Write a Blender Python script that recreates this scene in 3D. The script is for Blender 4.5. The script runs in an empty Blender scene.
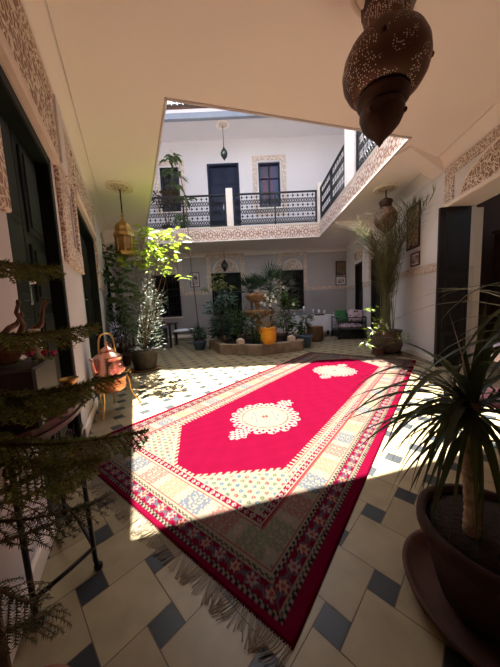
SUN=11; SKY=.24; EXPO=1.8
import bpy, math, random
import numpy as np
from mathutils import Vector, Matrix, Euler
random.seed(7)
rng = np.random.default_rng(5)
PI = math.pi
S = bpy.context.scene
COL = S.collection
# ------------------------------------------------------------------ helpers
class MB:
    """collects faces and links them as one mesh object"""
    def __init__(s): s.v=[]; s.f=[]; s.m=[]; s.sm=[]; s.mi=0
    def face(s, pts, smooth=False):
        n=len(s.v); s.v.extend([tuple(p) for p in pts]); s.f.append(tuple(range(n,n+len(pts)))); s.m.append(s.mi); s.sm.append(smooth)
    def raw(s, verts, faces, smooth=False, M=None):
        n=len(s.v)
        if M is not None: verts=[tuple(M@Vector(p)) for p in verts]
        s.v.extend([tuple(p) for p in verts])
        for f in faces: s.f.append(tuple(i+n for i in f)); s.m.append(s.mi); s.sm.append(smooth)
        return s
    def box(s, a, b, M=None):
        x0,y0,z0=a; x1,y1,z1=b
        vs=[(x0,y0,z0),(x1,y0,z0),(x1,y1,z0),(x0,y1,z0),(x0,y0,z1),(x1,y0,z1),(x1,y1,z1),(x0,y1,z1)]
        return s.raw(vs,[(0,3,2,1),(4,5,6,7),(0,1,5,4),(1,2,6,5),(2,3,7,6),(3,0,4,7)],M=M)
    def bev(s, a, b, c=.01, M=None):
        """box with chamfered edges"""
        x0,y0,z0=a; x1,y1,z1=b
        c=min(c,(x1-x0)/2.01,(y1-y0)/2.01,(z1-z0)/2.01)
        vs=[];idx={}
        def V(p):
            if p not in idx: idx[p]=len(vs); vs.append(p)
            return idx[p]
        X=(x0,x1);Y=(y0,y1);Z=(z0,z1)
        cor={}
        for i in (0,1):
            for j in (0,1):
                for k in (0,1):
                    px=V((X[i],Y[j]+(c,-c)[j],Z[k]+(c,-c)[k])); py=V((X[i]+(c,-c)[i],Y[j],Z[k]+(c,-c)[k])); pz=V((X[i]+(c,-c)[i],Y[j]+(c,-c)[j],Z[k]))
                    cor[i,j,k]=(px,py,pz)
        fs=[]
        for i in (0,1):
            f=[cor[i,0,0][0],cor[i,1,0][0],cor[i,1,1][0],cor[i,0,1][0]]; fs.append(f if i else f[::-1])
            f=[cor[0,i,0][1],cor[0,i,1][1],cor[1,i,1][1],cor[1,i,0][1]]; fs.append(f if i else f[::-1])
            f=[cor[0,0,i][2],cor[1,0,i][2],cor[1,1,i][2],cor[0,1,i][2]]; fs.append(f if i else f[::-1])
        for i in (0,1):
            for j in (0,1):
                a_=cor[i,j,0];b_=cor[i,j,1]; fs.append([a_[0],b_[0],b_[1],a_[1]] if (i+j)%2 else [a_[0],a_[1],b_[1],b_[0]])
                a_=cor[i,0,j];b_=cor[i,1,j]; fs.append([a_[0],b_[0],b_[2],a_[2]])
                a_=cor[0,i,j];b_=cor[1,i,j]; fs.append([a_[1],b_[1],b_[2],a_[2]])
        for t in cor.values(): fs.append(list(t))
        return s.raw(vs,fs,M=M)
    def tube(s, pts, r, n=8, cap=True, smooth=True, flat=None):
        P=[Vector(p) for p in pts]; k=len(P)
        R=r if isinstance(r,(list,tuple)) else [r]*k
        T=[(P[min(i+1,k-1)]-P[max(i-1,0)]).normalized() for i in range(k)]
        ref=Vector((0,0,1)) if abs(T[0].z)<.9 else Vector((1,0,0))
        u=T[0].cross(ref).normalized(); vs=[]
        for i in range(k):
            u=(u-T[i]*u.dot(T[i])); u=u.normalized() if u.length>1e-6 else T[i].orthogonal().normalized()
            w=T[i].cross(u)
            for j in range(n):
                a=2*PI*j/n; vs.append(P[i]+R[i]*(math.cos(a)*u+math.sin(a)*w*(flat or 1)))
        fs=[(i*n+j,i*n+(j+1)%n,(i+1)*n+(j+1)%n,(i+1)*n+j) for i in range(k-1) for j in range(n)]
        if cap: fs+= [tuple(range(n))[::-1], tuple((k-1)*n+j for j in range(n))]
        return s.raw(vs,fs,smooth)
    def lathe(s, prof, c=(0,0,0), n=24, smooth=True, M=None, wob=None):
        vs=[];k=len(prof)
        for i,(r,z) in enumerate(prof):
            for j in range(n):
                a=2*PI*j/n; rr=r*(wob(a,z) if wob else 1)
                vs.append((c[0]+rr*math.cos(a),c[1]+rr*math.sin(a),c[2]+z))
        fs=[(i*n+j,i*n+(j+1)%n,(i+1)*n+(j+1)%n,(i+1)*n+j) for i in range(k-1) for j in range(n)]
        if prof[0][0]>1e-4: fs.append(tuple(range(n))[::-1])
        if prof[-1][0]>1e-4: fs.append(tuple((k-1)*n+j for j in range(n)))
        return s.raw(vs,fs,smooth,M)
    def prism(s, poly, z0, z1, M=None):
        n=len(poly); vs=[(x,y,z0) for x,y in poly]+[(x,y,z1) for x,y in poly]
        fs=[tuple(range(n))[::-1],tuple(range(n,2*n))]+[(i,(i+1)%n,n+(i+1)%n,n+i) for i in range(n)]
        return s.raw(vs,fs,M=M)
    def ball(s, c, r, n=10, sz=1.0, sx=1.0):
        prof=[(r*math.sin(PI*i/n)+1e-5, -r*sz*math.cos(PI*i/n)) for i in range(n+1)]
        return s.lathe(prof,c,max(8,n))
    def leaf(s, p, d, L, W, droop=.3, up=None, seg=3, fold=.25, tipw=0.0, wmax=.45):
        """a folded blade that starts at p, heads along d and bends down"""
        p=Vector(p); d=Vector(d).normalized(); side=d.cross(Vector((0,0,1)))
        if side.length<.05: side=Vector((1,0,0))
        side.normalize()
        if up: side=(Matrix.Rotation(up,3,d)@side)
        vs=[];
        step=L/seg
        for i in range(seg+1):
            t=i/seg
            w=W*.5*(math.sin(PI*min(1,(t*.93+.07))**(wmax*1.55)) if seg>1 else 1)
            if i==seg: w=tipw*W*.5+1e-4
            nrm=side.cross(d).normalized()
            vs+= [p-side*w+nrm*w*fold, p.copy(), p+side*w+nrm*w*fold]
            d=(d+Vector((0,0,-droop/seg))).normalized(); p=p+d*step
        fs=[]
        for i in range(seg):
            a=i*3; fs+=[(a,a+1,a+4,a+3),(a+1,a+2,a+5,a+4)]
        return s.raw(vs,fs,True)
    def keep(s, loc, m=.03):
        """leaves never pass through the side walls"""
        for i,p in enumerate(s.v):
            q=Vector((p[0]+loc[0],p[1]+loc[1]))
            for P,n in ((WLp,WLn),(WRp,WRn),(Vector((0,YB)),Vector((0,-1)))):
                e=(q-P).dot(n)
                if e<m and p[2]+loc[2]<H0: q=q+n*(m-e)
            s.v[i]=(q.x-loc[0],q.y-loc[1],min(p[2],H0-.03-loc[2]) if loc[2]<3 and loc[1]>8.9 else p[2])
        return s
    def build(s, name, mat, parent=None, loc=None, rot=None):
        me=bpy.data.meshes.new(name); me.from_pydata(s.v,[],s.f)
        mats=mat if isinstance(mat,(list,tuple)) else [mat]
        for m in mats: me.materials.append(M_(m))
        me.polygons.foreach_set('material_index',s.m); me.polygons.foreach_set('use_smooth',s.sm); me.update()
        o=bpy.data.objects.new(name,me); COL.objects.link(o)
        if parent is not None: o.parent=parent
        if loc is not None: o.location=loc
        if rot is not None: o.rotation_euler=(0,0,rot) if not isinstance(rot,(tuple,list)) else rot
        return o
def root(name, loc=(0,0,0), rot=0):
    o=bpy.data.objects.new(name,None); COL.objects.link(o); o.location=loc; o.empty_display_size=.1
    o.rotation_euler=(0,0,rot) if not isinstance(rot,(tuple,list)) else rot
    return o
def tag(o,label,cat,group=None,kind=None):
    o['label']=label; o['category']=cat
    if group: o['group']=group
    if kind: o['kind']=kind
    return o
def struct(o,label=None,cat=None):
    o['kind']='structure'
    if label: o['label']=label
    if cat: o['category']=cat
    return o
def copy_tree(o,parent=None):
    c=o.copy(); COL.objects.link(c)
    if parent is not None: c.parent=parent
    for ch in list(o.children): copy_tree(ch,c)
    return c
def grid(name, w, h, nx, ny, fn, mat, parent=None, loc=None, rot=None, upright=True):
    """relief sheet: fn(X,Z arrays) -> (rgb array, height array)"""
    xs=np.linspace(0,w,nx+1); zs=np.linspace(0,h,ny+1)
    X,Z=np.meshgrid(xs,zs); rgb,H=fn(X,Z)
    if upright: V=np.stack([X,H,Z],-1).reshape(-1,3)
    else: V=np.stack([X,Z,H],-1).reshape(-1,3)
    i=np.arange(nx); j=np.arange(ny); I,J=np.meshgrid(i,j); a=(J*(nx+1)+I).ravel()
    F=np.stack([a,a+1,a+nx+2,a+nx+1],-1)
    if upright: F=F[:,::-1]
    me=bpy.data.meshes.new(name)
    me.vertices.add(len(V)); me.vertices.foreach_set('co',V.astype(np.float32).ravel())
    me.loops.add(F.size); me.loops.foreach_set('vertex_index',F.astype(np.int32).ravel())
    me.polygons.add(len(F)); me.polygons.foreach_set('loop_start',np.arange(0,F.size,4,dtype=np.int32)); 
    me.update(calc_edges=True); me.validate()
    at=me.attributes.new('Col','FLOAT_COLOR','POINT')
    c=np.ones((len(V),4),np.float32); c[:,:3]=rgb.reshape(-1,3); at.data.foreach_set('color',c.ravel())
    me.materials.append(M_(mat))
    o=bpy.data.objects.new(name,me); COL.objects.link(o)
    if parent is not None: o.parent=parent
    if loc is not None: o.location=loc
    if rot is not None: o.rotation_euler=(0,0,rot)
    return o
# ------------------------------------------------------------------ materials
_M={}
def M_(m):
    return _M[m] if isinstance(m,str) else m
def srgb(r,g,b):
    f=lambda c:(c/255/12.92) if c/255<=.04045 else ((c/255+.055)/1.055)**2.4
    return (f(r),f(g),f(b))
def mk(name, col, rough=.7, metal=0, var=.0, vs=6, bump=0, bs=40, col2=None, spec=.4, trans=0, coat=0, kind='noise', thr=None, sub=0, coords='Object', detail=3, warp=0):
    m=bpy.data.materials.new(name); m.use_nodes=True; nt=m.node_tree; N=nt.nodes; Lk=nt.links
    b=N['Principled BSDF']; b.inputs['Roughness'].default_value=rough; b.inputs['Metallic'].default_value=metal
    b.inputs['Base Color'].default_value=(*col,1); b.inputs['Specular IOR Level'].default_value=spec
    if trans: b.inputs['Transmission Weight'].default_value=trans
    if coat: b.inputs['Coat Weight'].default_value=coat
    tc=N.new('ShaderNodeTexCoord')
    if col2 is not None or var:
        c2=col2 if col2 is not None else tuple(c*(1-var) for c in col)
        if kind=='voronoi':
            t=N.new('ShaderNodeTexVoronoi'); t.feature='DISTANCE_TO_EDGE'; out=t.outputs['Distance']
        elif kind=='cells':
            t=N.new('ShaderNodeTexVoronoi'); out=t.outputs['Distance']
        elif kind=='wave':
            t=N.new('ShaderNodeTexWave'); t.inputs['Distortion'].default_value=2; out=t.outputs['Fac']
        else:
            t=N.new('ShaderNodeTexNoise'); t.inputs['Detail'].default_value=detail; out=t.outputs['Fac']
        t.inputs['Scale'].default_value=vs; vec=tc.outputs[coords]
        if warp:
            nz=N.new('ShaderNodeTexNoise'); nz.inputs['Scale'].default_value=14; nz.inputs['Detail'].default_value=1; Lk.new(vec,nz.inputs['Vector'])
            sc=N.new('ShaderNodeVectorMath'); sc.operation='SCALE'; sc.inputs['Scale'].default_value=warp*2; Lk.new(nz.outputs['Color'],sc.inputs[0])
            ad=N.new('ShaderNodeVectorMath'); Lk.new(vec,ad.inputs[0]); Lk.new(sc.outputs[0],ad.inputs[1]); vec=ad.outputs[0]
        Lk.new(vec,t.inputs['Vector'])
        r=N.new('ShaderNodeValToRGB'); e=r.color_ramp.elements
        lo,hi=thr if thr else (.35,.65)
        e[0].position=lo; e[1].position=hi; e[0].color=(*c2,1); e[1].color=(*col,1)
        Lk.new(out,r.inputs['Fac']); Lk.new(r.outputs['Color'],b.inputs['Base Color'])
        if kind!='noise' and bump:
            bp=N.new('ShaderNodeBump'); bp.inputs['Strength'].default_value=abs(bump); bp.inputs['Distance'].default_value=.02
            Lk.new(r.outputs['Color'],bp.inputs['Height']); Lk.new(bp.outputs[0],b.inputs['Normal']); bump=0
    if bump:
        t2=N.new('ShaderNodeTexNoise'); t2.inputs['Scale'].default_value=bs; t2.inputs['Detail'].default_value=4
        Lk.new(tc.outputs[coords],t2.inputs['Vector'])
        bp=N.new('ShaderNodeBump'); bp.inputs['Strength'].default_value=bump; bp.inputs['Distance'].default_value=.01
        Lk.new(t2.outputs['Fac'],bp.inputs['Height']); Lk.new(bp.outputs[0],b.inputs['Normal'])
    _M[name]=m
    return m
def mk_leaf(name,col,col2,rough=.45,trl=.35):
    """leaf: glossy front plus light passing through the blade"""
    m=bpy.data.materials.new(name); m.use_nodes=True; nt=m.node_tree; N=nt.nodes; Lk=nt.links
    b=N['Principled BSDF']; b.inputs['Roughness'].default_value=rough; b.inputs['Specular IOR Level'].default_value=.35
    g=N.new('ShaderNodeNewGeometry'); r=N.new('ShaderNodeMix'); r.data_type='RGBA'
    r.inputs['A'].default_value=(*col,1); r.inputs['B'].default_value=(*col2,1)
    Lk.new(g.outputs['Random Per Island'],r.inputs['Factor']); Lk.new(r.outputs['Result'],b.inputs['Base Color'])
    t=N.new('ShaderNodeBsdfTranslucent'); Lk.new(r.outputs['Result'],t.inputs['Color'])
    mx=N.new('ShaderNodeMixShader'); mx.inputs[0].default_value=trl
    Lk.new(b.outputs[0],mx.inputs[1]); Lk.new(t.outputs[0],mx.inputs[2]); Lk.new(mx.outputs[0],N['Material Output'].inputs['Surface'])
    _M[name]=m
def mk_attr(name,rough=.9,bump=0,bs=300,spec=.2):
    m=bpy.data.materials.new(name); m.use_nodes=True; nt=m.node_tree; N=nt.nodes; Lk=nt.links
    b=N['Principled BSDF']; b.inputs['Roughness'].default_value=rough; b.inputs['Specular IOR Level'].default_value=spec
    a=N.new('ShaderNodeAttribute'); a.attribute_name='Col'
    Lk.new(a.outputs['Color'],b.inputs['Base Color'])
    if bump:
        tc=N.new('ShaderNodeTexCoord'); t2=N.new('ShaderNodeTexNoise'); t2.inputs['Scale'].default_value=bs
        Lk.new(tc.outputs['Object'],t2.inputs['Vector'])
        bp=N.new('ShaderNodeBump'); bp.inputs['Strength'].default_value=bump; bp.inputs['Distance'].default_value=.004
        Lk.new(t2.outputs['Fac'],bp.inputs['Height']); Lk.new(bp.outputs[0],b.inputs['Normal'])
    _M[name]=m
def mk_tile(name,c1,c2,rough=.35):
    m=bpy.data.materials.new(name); m.use_nodes=True; nt=m.node_tree; N=nt.nodes; Lk=nt.links
    b=N['Principled BSDF']; b.inputs['Roughness'].default_value=rough; b.inputs['Specular IOR Level'].default_value=.35
    g=N.new('ShaderNodeNewGeometry'); r=N.new('ShaderNodeMix'); r.data_type='RGBA'
    r.inputs['A'].default_value=(*c1,1); r.inputs['B'].default_value=(*c2,1)
    Lk.new(g.outputs['Random Per Island'],r.inputs['Factor'])
    tc=N.new('ShaderNodeTexCoord'); t=N.new('ShaderNodeTexNoise'); t.inputs['Scale'].default_value=7; t.inputs['Detail'].default_value=6
    Lk.new(tc.outputs['Object'],t.inputs['Vector'])
    mr=N.new('ShaderNodeMapRange'); mr.inputs['From Min'].default_value=.3; mr.inputs['From Max'].default_value=.7; mr.inputs['To Min'].default_value=.8; mr.inputs['To Max'].default_value=1.1
    Lk.new(t.outputs['Fac'],mr.inputs['Value'])
    mm=N.new('ShaderNodeMix'); mm.data_type='RGBA'; mm.blend_type='MULTIPLY'; mm.inputs['Factor'].default_value=1
    Lk.new(r.outputs['Result'],mm.inputs['A']); Lk.new(mr.outputs['Result'],mm.inputs['B']); Lk.new(mm.outputs['Result'],b.inputs['Base Color'])
    bp=N.new('ShaderNodeBump'); bp.inputs['Strength'].default_value=.15; bp.inputs['Distance'].default_value=.004
    Lk.new(t.outputs['Fac'],bp.inputs['Height']); Lk.new(bp.outputs[0],b.inputs['Normal'])
    _M[name]=m
def mk_wall(name,up,low,zc,zc2=None):
    """painted plaster: a paint line at height zc"""
    m=bpy.data.materials.new(name); m.use_nodes=True; nt=m.node_tree; N=nt.nodes; Lk=nt.links
    b=N['Principled BSDF']; b.inputs['Roughness'].default_value=.8; b.inputs['Specular IOR Level'].default_value=.2
    tc=N.new('ShaderNodeTexCoord'); sp=N.new('ShaderNodeSeparateXYZ'); Lk.new(tc.outputs['Object'],sp.inputs[0])
    gt=N.new('ShaderNodeMath'); gt.operation='GREATER_THAN'; gt.inputs[1].default_value=zc; Lk.new(sp.outputs['Z'],gt.inputs[0])
    mx=N.new('ShaderNodeMix'); mx.data_type='RGBA'; mx.inputs['A'].default_value=(*low,1); mx.inputs['B'].default_value=(*up,1)
    Lk.new(gt.outputs[0],mx.inputs['Factor']); 
    t=N.new('ShaderNodeTexNoise'); t.inputs['Scale'].default_value=1.7; t.inputs['Detail'].default_value=6; Lk.new(tc.outputs['Object'],t.inputs['Vector'])
    mr=N.new('ShaderNodeMapRange'); mr.inputs['From Min'].default_value=.3; mr.inputs['From Max'].default_value=.7; mr.inputs['To Min'].default_value=.92; mr.inputs['To Max'].default_value=1.03
    Lk.new(t.outputs['Fac'],mr.inputs['Value'])
    mm=N.new('ShaderNodeMix'); mm.data_type='RGBA'; mm.blend_type='MULTIPLY'; mm.inputs['Factor'].default_value=1
    Lk.new(mx.outputs['Result'],mm.inputs['A']); Lk.new(mr.outputs['Result'],mm.inputs['B']); Lk.new(mm.outputs['Result'],b.inputs['Base Color'])
    bp=N.new('ShaderNodeBump'); bp.inputs['Strength'].default_value=.12; bp.inputs['Distance'].default_value=.01
    Lk.new(t.outputs['Fac'],bp.inputs['Height']); Lk.new(bp.outputs[0],b.inputs['Normal'])
    _M[name]=m
mk_wall('wall_paint',(.76,.74,.73),(.60,.58,.58),1.66)
mk_wall('wall_paint_shaded',(.47,.44,.43),(.37,.35,.355),1.72)  # same wall paint darkened, shade of the back wall put into the colour
mk('ceiling_paint',(.97,.92,.90),.85,var=.02,vs=1.2)
mk('front_dark',(.22,.15,.10),.7,var=.3,vs=4)  # unseen wall behind the camera, coloured dark to cut light bounced forward
mk('upper_paint',(.66,.63,.64),.85,var=.03,vs=1.5)
mk('cream_trim',(.86,.78,.69),.75,var=.06,vs=8)
mk('pink_trim',(.84,.72,.63),.7,var=.1,vs=5)
mk('stucco',(.34,.21,.15),.8,kind='voronoi',vs=17,col2=(.84,.76,.66),thr=(.07,.15),bump=-.9,warp=.05)
mk('stucco_small',(.40,.26,.19),.8,kind='voronoi',vs=26,col2=(.80,.72,.63),thr=(.08,.17),bump=-.6,warp=.03)
mk('dark_door',(.010,.016,.012),.55,var=.5,vs=3,spec=.15)
mk('blue_door',(.012,.018,.048),.6,var=.4,vs=3,spec=.3)
mk('black_door',(.009,.008,.008),.45,spec=.4)
mk('dark_pane',(.012,.012,.014),.12,spec=.6)
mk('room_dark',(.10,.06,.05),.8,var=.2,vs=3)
mk('iron',(.012,.012,.014),.45,metal=.3,spec=.5)
mk('brass',(.62,.40,.14),.28,metal=1,bump=.3,bs=60)
mk('old_brass',(.46,.30,.11),.3,metal=1,bump=.5,bs=50)
mk('copper',(.86,.45,.34),.16,metal=1,bump=.25,bs=70)
mk('copper_dark',(.60,.25,.12),.3,metal=1,bump=.8,bs=45)
mk('wood_dark',(.040,.016,.012),.45,var=.5,vs=9,spec=.5)
mk('wood_mid',(.20,.10,.05),.5,var=.4,vs=9)
mk('drift',(.26,.13,.07),.5,var=.55,vs=14,bump=.6,bs=40)
mk('terracotta',(.12,.055,.038),.8,var=.45,vs=5,bump=.5,bs=25)
mk('terracotta_dark',(.060,.026,.020),.85,var=.5,vs=5,bump=.6,bs=20)
mk('terracotta_light',(.34,.19,.09),.8,var=.35,vs=7,bump=.4,bs=25)
mk('soil',(.035,.02,.014),1,var=.5,vs=30,bump=1,bs=60)
mk('pot_grey',(.07,.06,.055),.7,var=.4,vs=8,bump=.3)
mk('pot_pattern',(.10,.065,.05),.7,kind='cells',vs=14,col2=(.05,.025,.02),thr=(.2,.45),bump=.5)
mk('yellow_glaze',(.85,.36,.015),.3,var=.12,vs=5,coat=.3)
mk('blue_glaze',(.07,.11,.17),.3)
mk('stone_pink',(.34,.25,.18),.7,var=.35,vs=6,bump=.3,bs=30)
mk('zellige',(.36,.29,.24),.5,kind='cells',vs=22,col2=(.09,.08,.08),thr=(.12,.3),coords='Object')
mk('bark',(.20,.13,.08),.9,var=.5,vs=20,bump=.8,bs=60)
mk('bark_light',(.50,.38,.24),.9,var=.5,vs=26,bump=.9,bs=50)
mk('cloth_white',(.72,.70,.72),.9,var=.08,vs=5,bump=.3,bs=12)
mk('cloth_lilac',(.66,.60,.70),.9,kind='cells',vs=16,col2=(.42,.36,.50),thr=(.2,.32))
mk('cushion_pattern',(.50,.38,.42),.9,kind='cells',vs=9,col2=(.10,.03,.05),thr=(.26,.34),coords='Object')
mk('cushion_green',(.03,.13,.04),.8,kind='cells',vs=14,col2=(.10,.18,.08),thr=(.2,.3))
mk('cushion_pink',(.62,.30,.36),.9,kind='cells',vs=16,col2=(.66,.58,.62),thr=(.2,.35))
mk('wicker',(.24,.12,.05),.8,kind='wave',vs=18,col2=(.08,.035,.015),thr=(.3,.6),bump=.6)
mk('wax',(.78,.74,.66),.5)
mk('glass',(.9,.92,.92),.05,trans=.9,spec=.5)
mk('silver',(.7,.7,.72),.2,metal=1)
mk('mirror_pane',(.12,.14,.13),.08,metal=.4)
mk('paper',(.72,.70,.66),.8)
mk('art_dark',(.05,.065,.055),.6,kind='noise',vs=5,col2=(.16,.06,.04))
mk('art_green',(.06,.12,.07),.6,col2=(.28,.12,.06),vs=4)
mk('art_photo',(.10,.05,.05),.5,col2=(.45,.40,.40),vs=7,thr=(.45,.6))
mk('art_gold',(.50,.36,.20),.7,kind='voronoi',vs=12,col2=(.14,.07,.045),thr=(.02,.12))
mk('frame_black',(.015,.012,.012),.4)
mk('frame_wood',(.10,.045,.025),.4,var=.3,vs=10)
mk('roof_tile',(.16,.075,.05),.7,var=.5,vs=5)
mk('roof_white',(.75,.73,.72),.7)
mk('eave_blue',(.24,.26,.31),.7,var=.1,vs=3)
mk('stained_glass',(.012,.012,.03),.15,kind='cells',vs=3.2,col2=(.25,.03,.09),thr=(.2,.5))
mk('flower_pink',(.85,.07,.22),.6,var=.3,vs=20)
mk('flower_white',(.88,.88,.82),.6)
mk('teal',(.05,.25,.25),.3)
mk('red_glaze',(.4,.04,.03),.3)
mk('label_pink',(.75,.25,.2),.6)
mk('plastic_grey',(.35,.34,.35),.5)
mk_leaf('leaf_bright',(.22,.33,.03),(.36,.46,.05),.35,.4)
mk_leaf('leaf_mid',(.045,.10,.02),(.10,.18,.035),.4,.3)
mk_leaf('leaf_dark',(.02,.05,.018),(.05,.09,.025),.4,.2)
mk_leaf('leaf_grey',(.12,.16,.11),(.26,.28,.22),.5,.3)
mk_leaf('leaf_blue',(.04,.09,.08),(.08,.14,.10),.4,.25)
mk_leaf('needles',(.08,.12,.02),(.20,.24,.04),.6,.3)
mk_leaf('needles_shaded',(.040,.055,.022),(.08,.10,.035),.6,.2)  # shaded copy of the needles for low branches; upper ones coloured as lit
mk_leaf('blade_dark',(.022,.042,.014),(.06,.09,.025),.36,.25)
mk_leaf('palm_dry',(.09,.11,.05),(.23,.22,.12),.6,.25)
mk_leaf('leaf_rust',(.09,.05,.03),(.12,.09,.035),.5,.3)
mk_leaf('fan_green',(.02,.055,.022),(.05,.10,.035),.45,.2)
mk_attr('rug_wool',1,bump=.25,spec=0)
mk_attr('relief',.8,spec=.25)
mk_tile('tile_cream',(.285,.225,.130),(.355,.285,.165),.36)
mk_tile('tile_dark',(.019,.023,.027),(.034,.040,.047),.36)
mk('grout',(.13,.095,.07),.9,var=.2,vs=10)
# pierced old metal: brown metal, pale dots painted as light showing through the holes
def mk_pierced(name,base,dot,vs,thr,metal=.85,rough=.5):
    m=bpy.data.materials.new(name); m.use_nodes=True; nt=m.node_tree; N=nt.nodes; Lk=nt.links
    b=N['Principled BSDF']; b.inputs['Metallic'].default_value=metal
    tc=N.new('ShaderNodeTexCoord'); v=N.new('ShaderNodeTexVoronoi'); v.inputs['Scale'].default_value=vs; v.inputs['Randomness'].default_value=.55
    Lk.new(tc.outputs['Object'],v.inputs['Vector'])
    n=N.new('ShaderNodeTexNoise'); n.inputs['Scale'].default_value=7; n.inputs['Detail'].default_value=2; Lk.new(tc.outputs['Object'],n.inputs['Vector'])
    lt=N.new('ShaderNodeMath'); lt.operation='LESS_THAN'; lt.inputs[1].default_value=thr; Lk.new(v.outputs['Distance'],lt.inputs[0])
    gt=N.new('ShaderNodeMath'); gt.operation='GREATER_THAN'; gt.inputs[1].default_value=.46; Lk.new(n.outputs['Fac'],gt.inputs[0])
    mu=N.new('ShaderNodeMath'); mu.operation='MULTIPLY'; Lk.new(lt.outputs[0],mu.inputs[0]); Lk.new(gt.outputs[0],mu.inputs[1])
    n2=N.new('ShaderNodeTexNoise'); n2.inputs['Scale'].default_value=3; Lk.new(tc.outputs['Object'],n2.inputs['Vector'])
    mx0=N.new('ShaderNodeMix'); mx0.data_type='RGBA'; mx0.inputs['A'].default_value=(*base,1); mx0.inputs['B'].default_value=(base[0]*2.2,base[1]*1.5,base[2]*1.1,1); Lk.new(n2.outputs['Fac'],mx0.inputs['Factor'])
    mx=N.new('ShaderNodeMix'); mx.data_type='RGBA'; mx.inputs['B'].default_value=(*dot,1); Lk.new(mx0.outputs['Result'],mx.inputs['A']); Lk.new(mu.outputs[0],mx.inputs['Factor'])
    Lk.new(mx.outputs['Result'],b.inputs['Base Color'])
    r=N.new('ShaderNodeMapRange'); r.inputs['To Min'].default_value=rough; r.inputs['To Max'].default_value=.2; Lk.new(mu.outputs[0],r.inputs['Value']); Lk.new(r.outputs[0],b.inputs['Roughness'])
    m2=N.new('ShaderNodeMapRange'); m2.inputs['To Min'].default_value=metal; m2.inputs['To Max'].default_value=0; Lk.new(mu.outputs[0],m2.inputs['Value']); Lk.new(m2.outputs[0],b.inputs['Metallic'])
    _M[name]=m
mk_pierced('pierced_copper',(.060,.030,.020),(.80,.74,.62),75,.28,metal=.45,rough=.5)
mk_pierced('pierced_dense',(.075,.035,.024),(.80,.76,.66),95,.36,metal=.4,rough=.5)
# ------------------------------------------------------------------ frames
H0=3.40; H1=3.87                # gallery ceiling, top of gallery slab
A=(-.79,2.90); B=(2.38,3.74); C=(2.50,8.75); D=(-3.48,8.75)   # the courtyard opening
WLn=Vector((.903,.43)); WLp=Vector((-1.663,2.39)); WLd=Vector((-.43,.903))
WRn=Vector((-.9925,.1221)); WRp=Vector((3.32,4.48)); WRd=Vector((.1221,.9925))
YB=10.4
ROTL=math.atan2(-WLn.x,WLn.y); ROTR=math.atan2(-WRn.x,WRn.y); ROTB=PI
def lw(s,off=0,z=0): p=WLp+WLd*s+WLn*off; return (p.x,p.y,z)
def rw(s,off=0,z=0): p=WRp+WRd*s+WRn*off; return (p.x,p.y,z)
def wall_mb(L,z0,z1,t,openings):
    """local x 0..L, wall body y in -t..0, room side y=0"""
    mb=MB(); xs=sorted({0,L,*[o[0] for o in openings],*[o[1] for o in openings]}); zs=sorted({z0,z1,*[o[2] for o in openings],*[o[3] for o in openings]})
    for i in range(len(xs)-1):
        for j in range(len(zs)-1):
            cx=(xs[i]+xs[i+1])/2; cz=(zs[j]+zs[j+1])/2
            if any(o[0]<cx<o[1] and o[2]<cz<o[3] for o in openings): continue
            mb.box((xs[i],-t,zs[j]),(xs[i+1],0,zs[j+1]))
    return mb
# ------------------------------------------------------------------ floor
def build_floor():
    a,b,g=.252,.100,.0018
    th=math.radians(46); e1=Vector((math.cos(th),math.sin(th))); e2=Vector((-math.sin(th),math.cos(th)))
    v1=a*e1-b*e2; v2=a*e2+b*e1; P0=Vector((.249,.784))
    def inside(p):
        if p.y>YB+.1 or p.y<-1.0: return False
        if (p-WLp).dot(WLn)<-.25: return False
        if p.y<5.3: return p.x<6.3
        return (p-WRp).dot(WRn)>-.25
    mb=MB()
    for i in range(-50,51):
        for j in range(-50,51):
            c=P0+v1*i+v2*j
            if not inside(c): continue
            q=lambda x,y:(lambda r:(r.x,r.y,0))(c+e1*x+e2*y)
            h=b/2-g
            mb.mi=1; mb.face([q(-h,-h),q(h,-h),q(h,h),q(-h,h)])
            x0=b/2+g; x1=b/2+a-g; y0=-b/2+g; y1=-b/2+a-g
            mb.mi=0; mb.face([q(x0,y0),q(x1,y0),q(x1,y1),q(x0,y1)])
    mb.mi=2
    mb.face([(.5,-1.4,-.0015),(6.6,-1.4,-.0015),(6.6,5.6,-.0015),(4.4,11,-.0015),(-6.2,11,-.0015),(-.9,-1.4,-.0015)])
    mb.box((-6.3,-1.6,-.2),(6.7,11.1,-.012))
    struct(mb.build('floor',['tile_cream','tile_dark','grout']))
build_floor()
# ------------------------------------------------------------------ lower walls
SM=8.95
LO=[(-1.30,-.22,-.01,2.42),(.73,2.60,-.01,2.52),(4.40,6.40,-.01,2.70),(.30,.58,1.86,2.45)]
conv=lambda o:(SM-o[1],SM-o[0],o[2],o[3])
w=wall_mb(SM+3.5,0,H0,.35,[conv(o) for o in LO]).build('wall_left','wall_paint',loc=lw(SM),rot=ROTL); struct(w)
BO=[(-3.93,-2.78,.88,2.60),(-1.48,-.27,-.01,2.57),(1.38,2.30,.97,2.57)]
convb=lambda o:(4.5-o[1],4.5-o[0],o[2],o[3])
w=wall_mb(10.4,0,H0,.35,[convb(o) for o in BO]).build('wall_back','wall_paint_shaded',loc=(4.5,YB,0),rot=ROTB); struct(w)
RO=[(3.9,4.8,-.01,2.50),(1.92,3.2,-.01,2.40),(-2.7,-.27,-.01,2.60)]
w=wall_mb(6.2+4.6,0,H0,.42,[(o[0]+4.6,o[1]+4.6,o[2],o[3]) for o in RO]).build('wall_right','wall_paint',loc=rw(-4.6),rot=ROTR); struct(w)
n=Vector((-.2563,.9666)); ang=math.atan2(-n.x,n.y)
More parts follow.
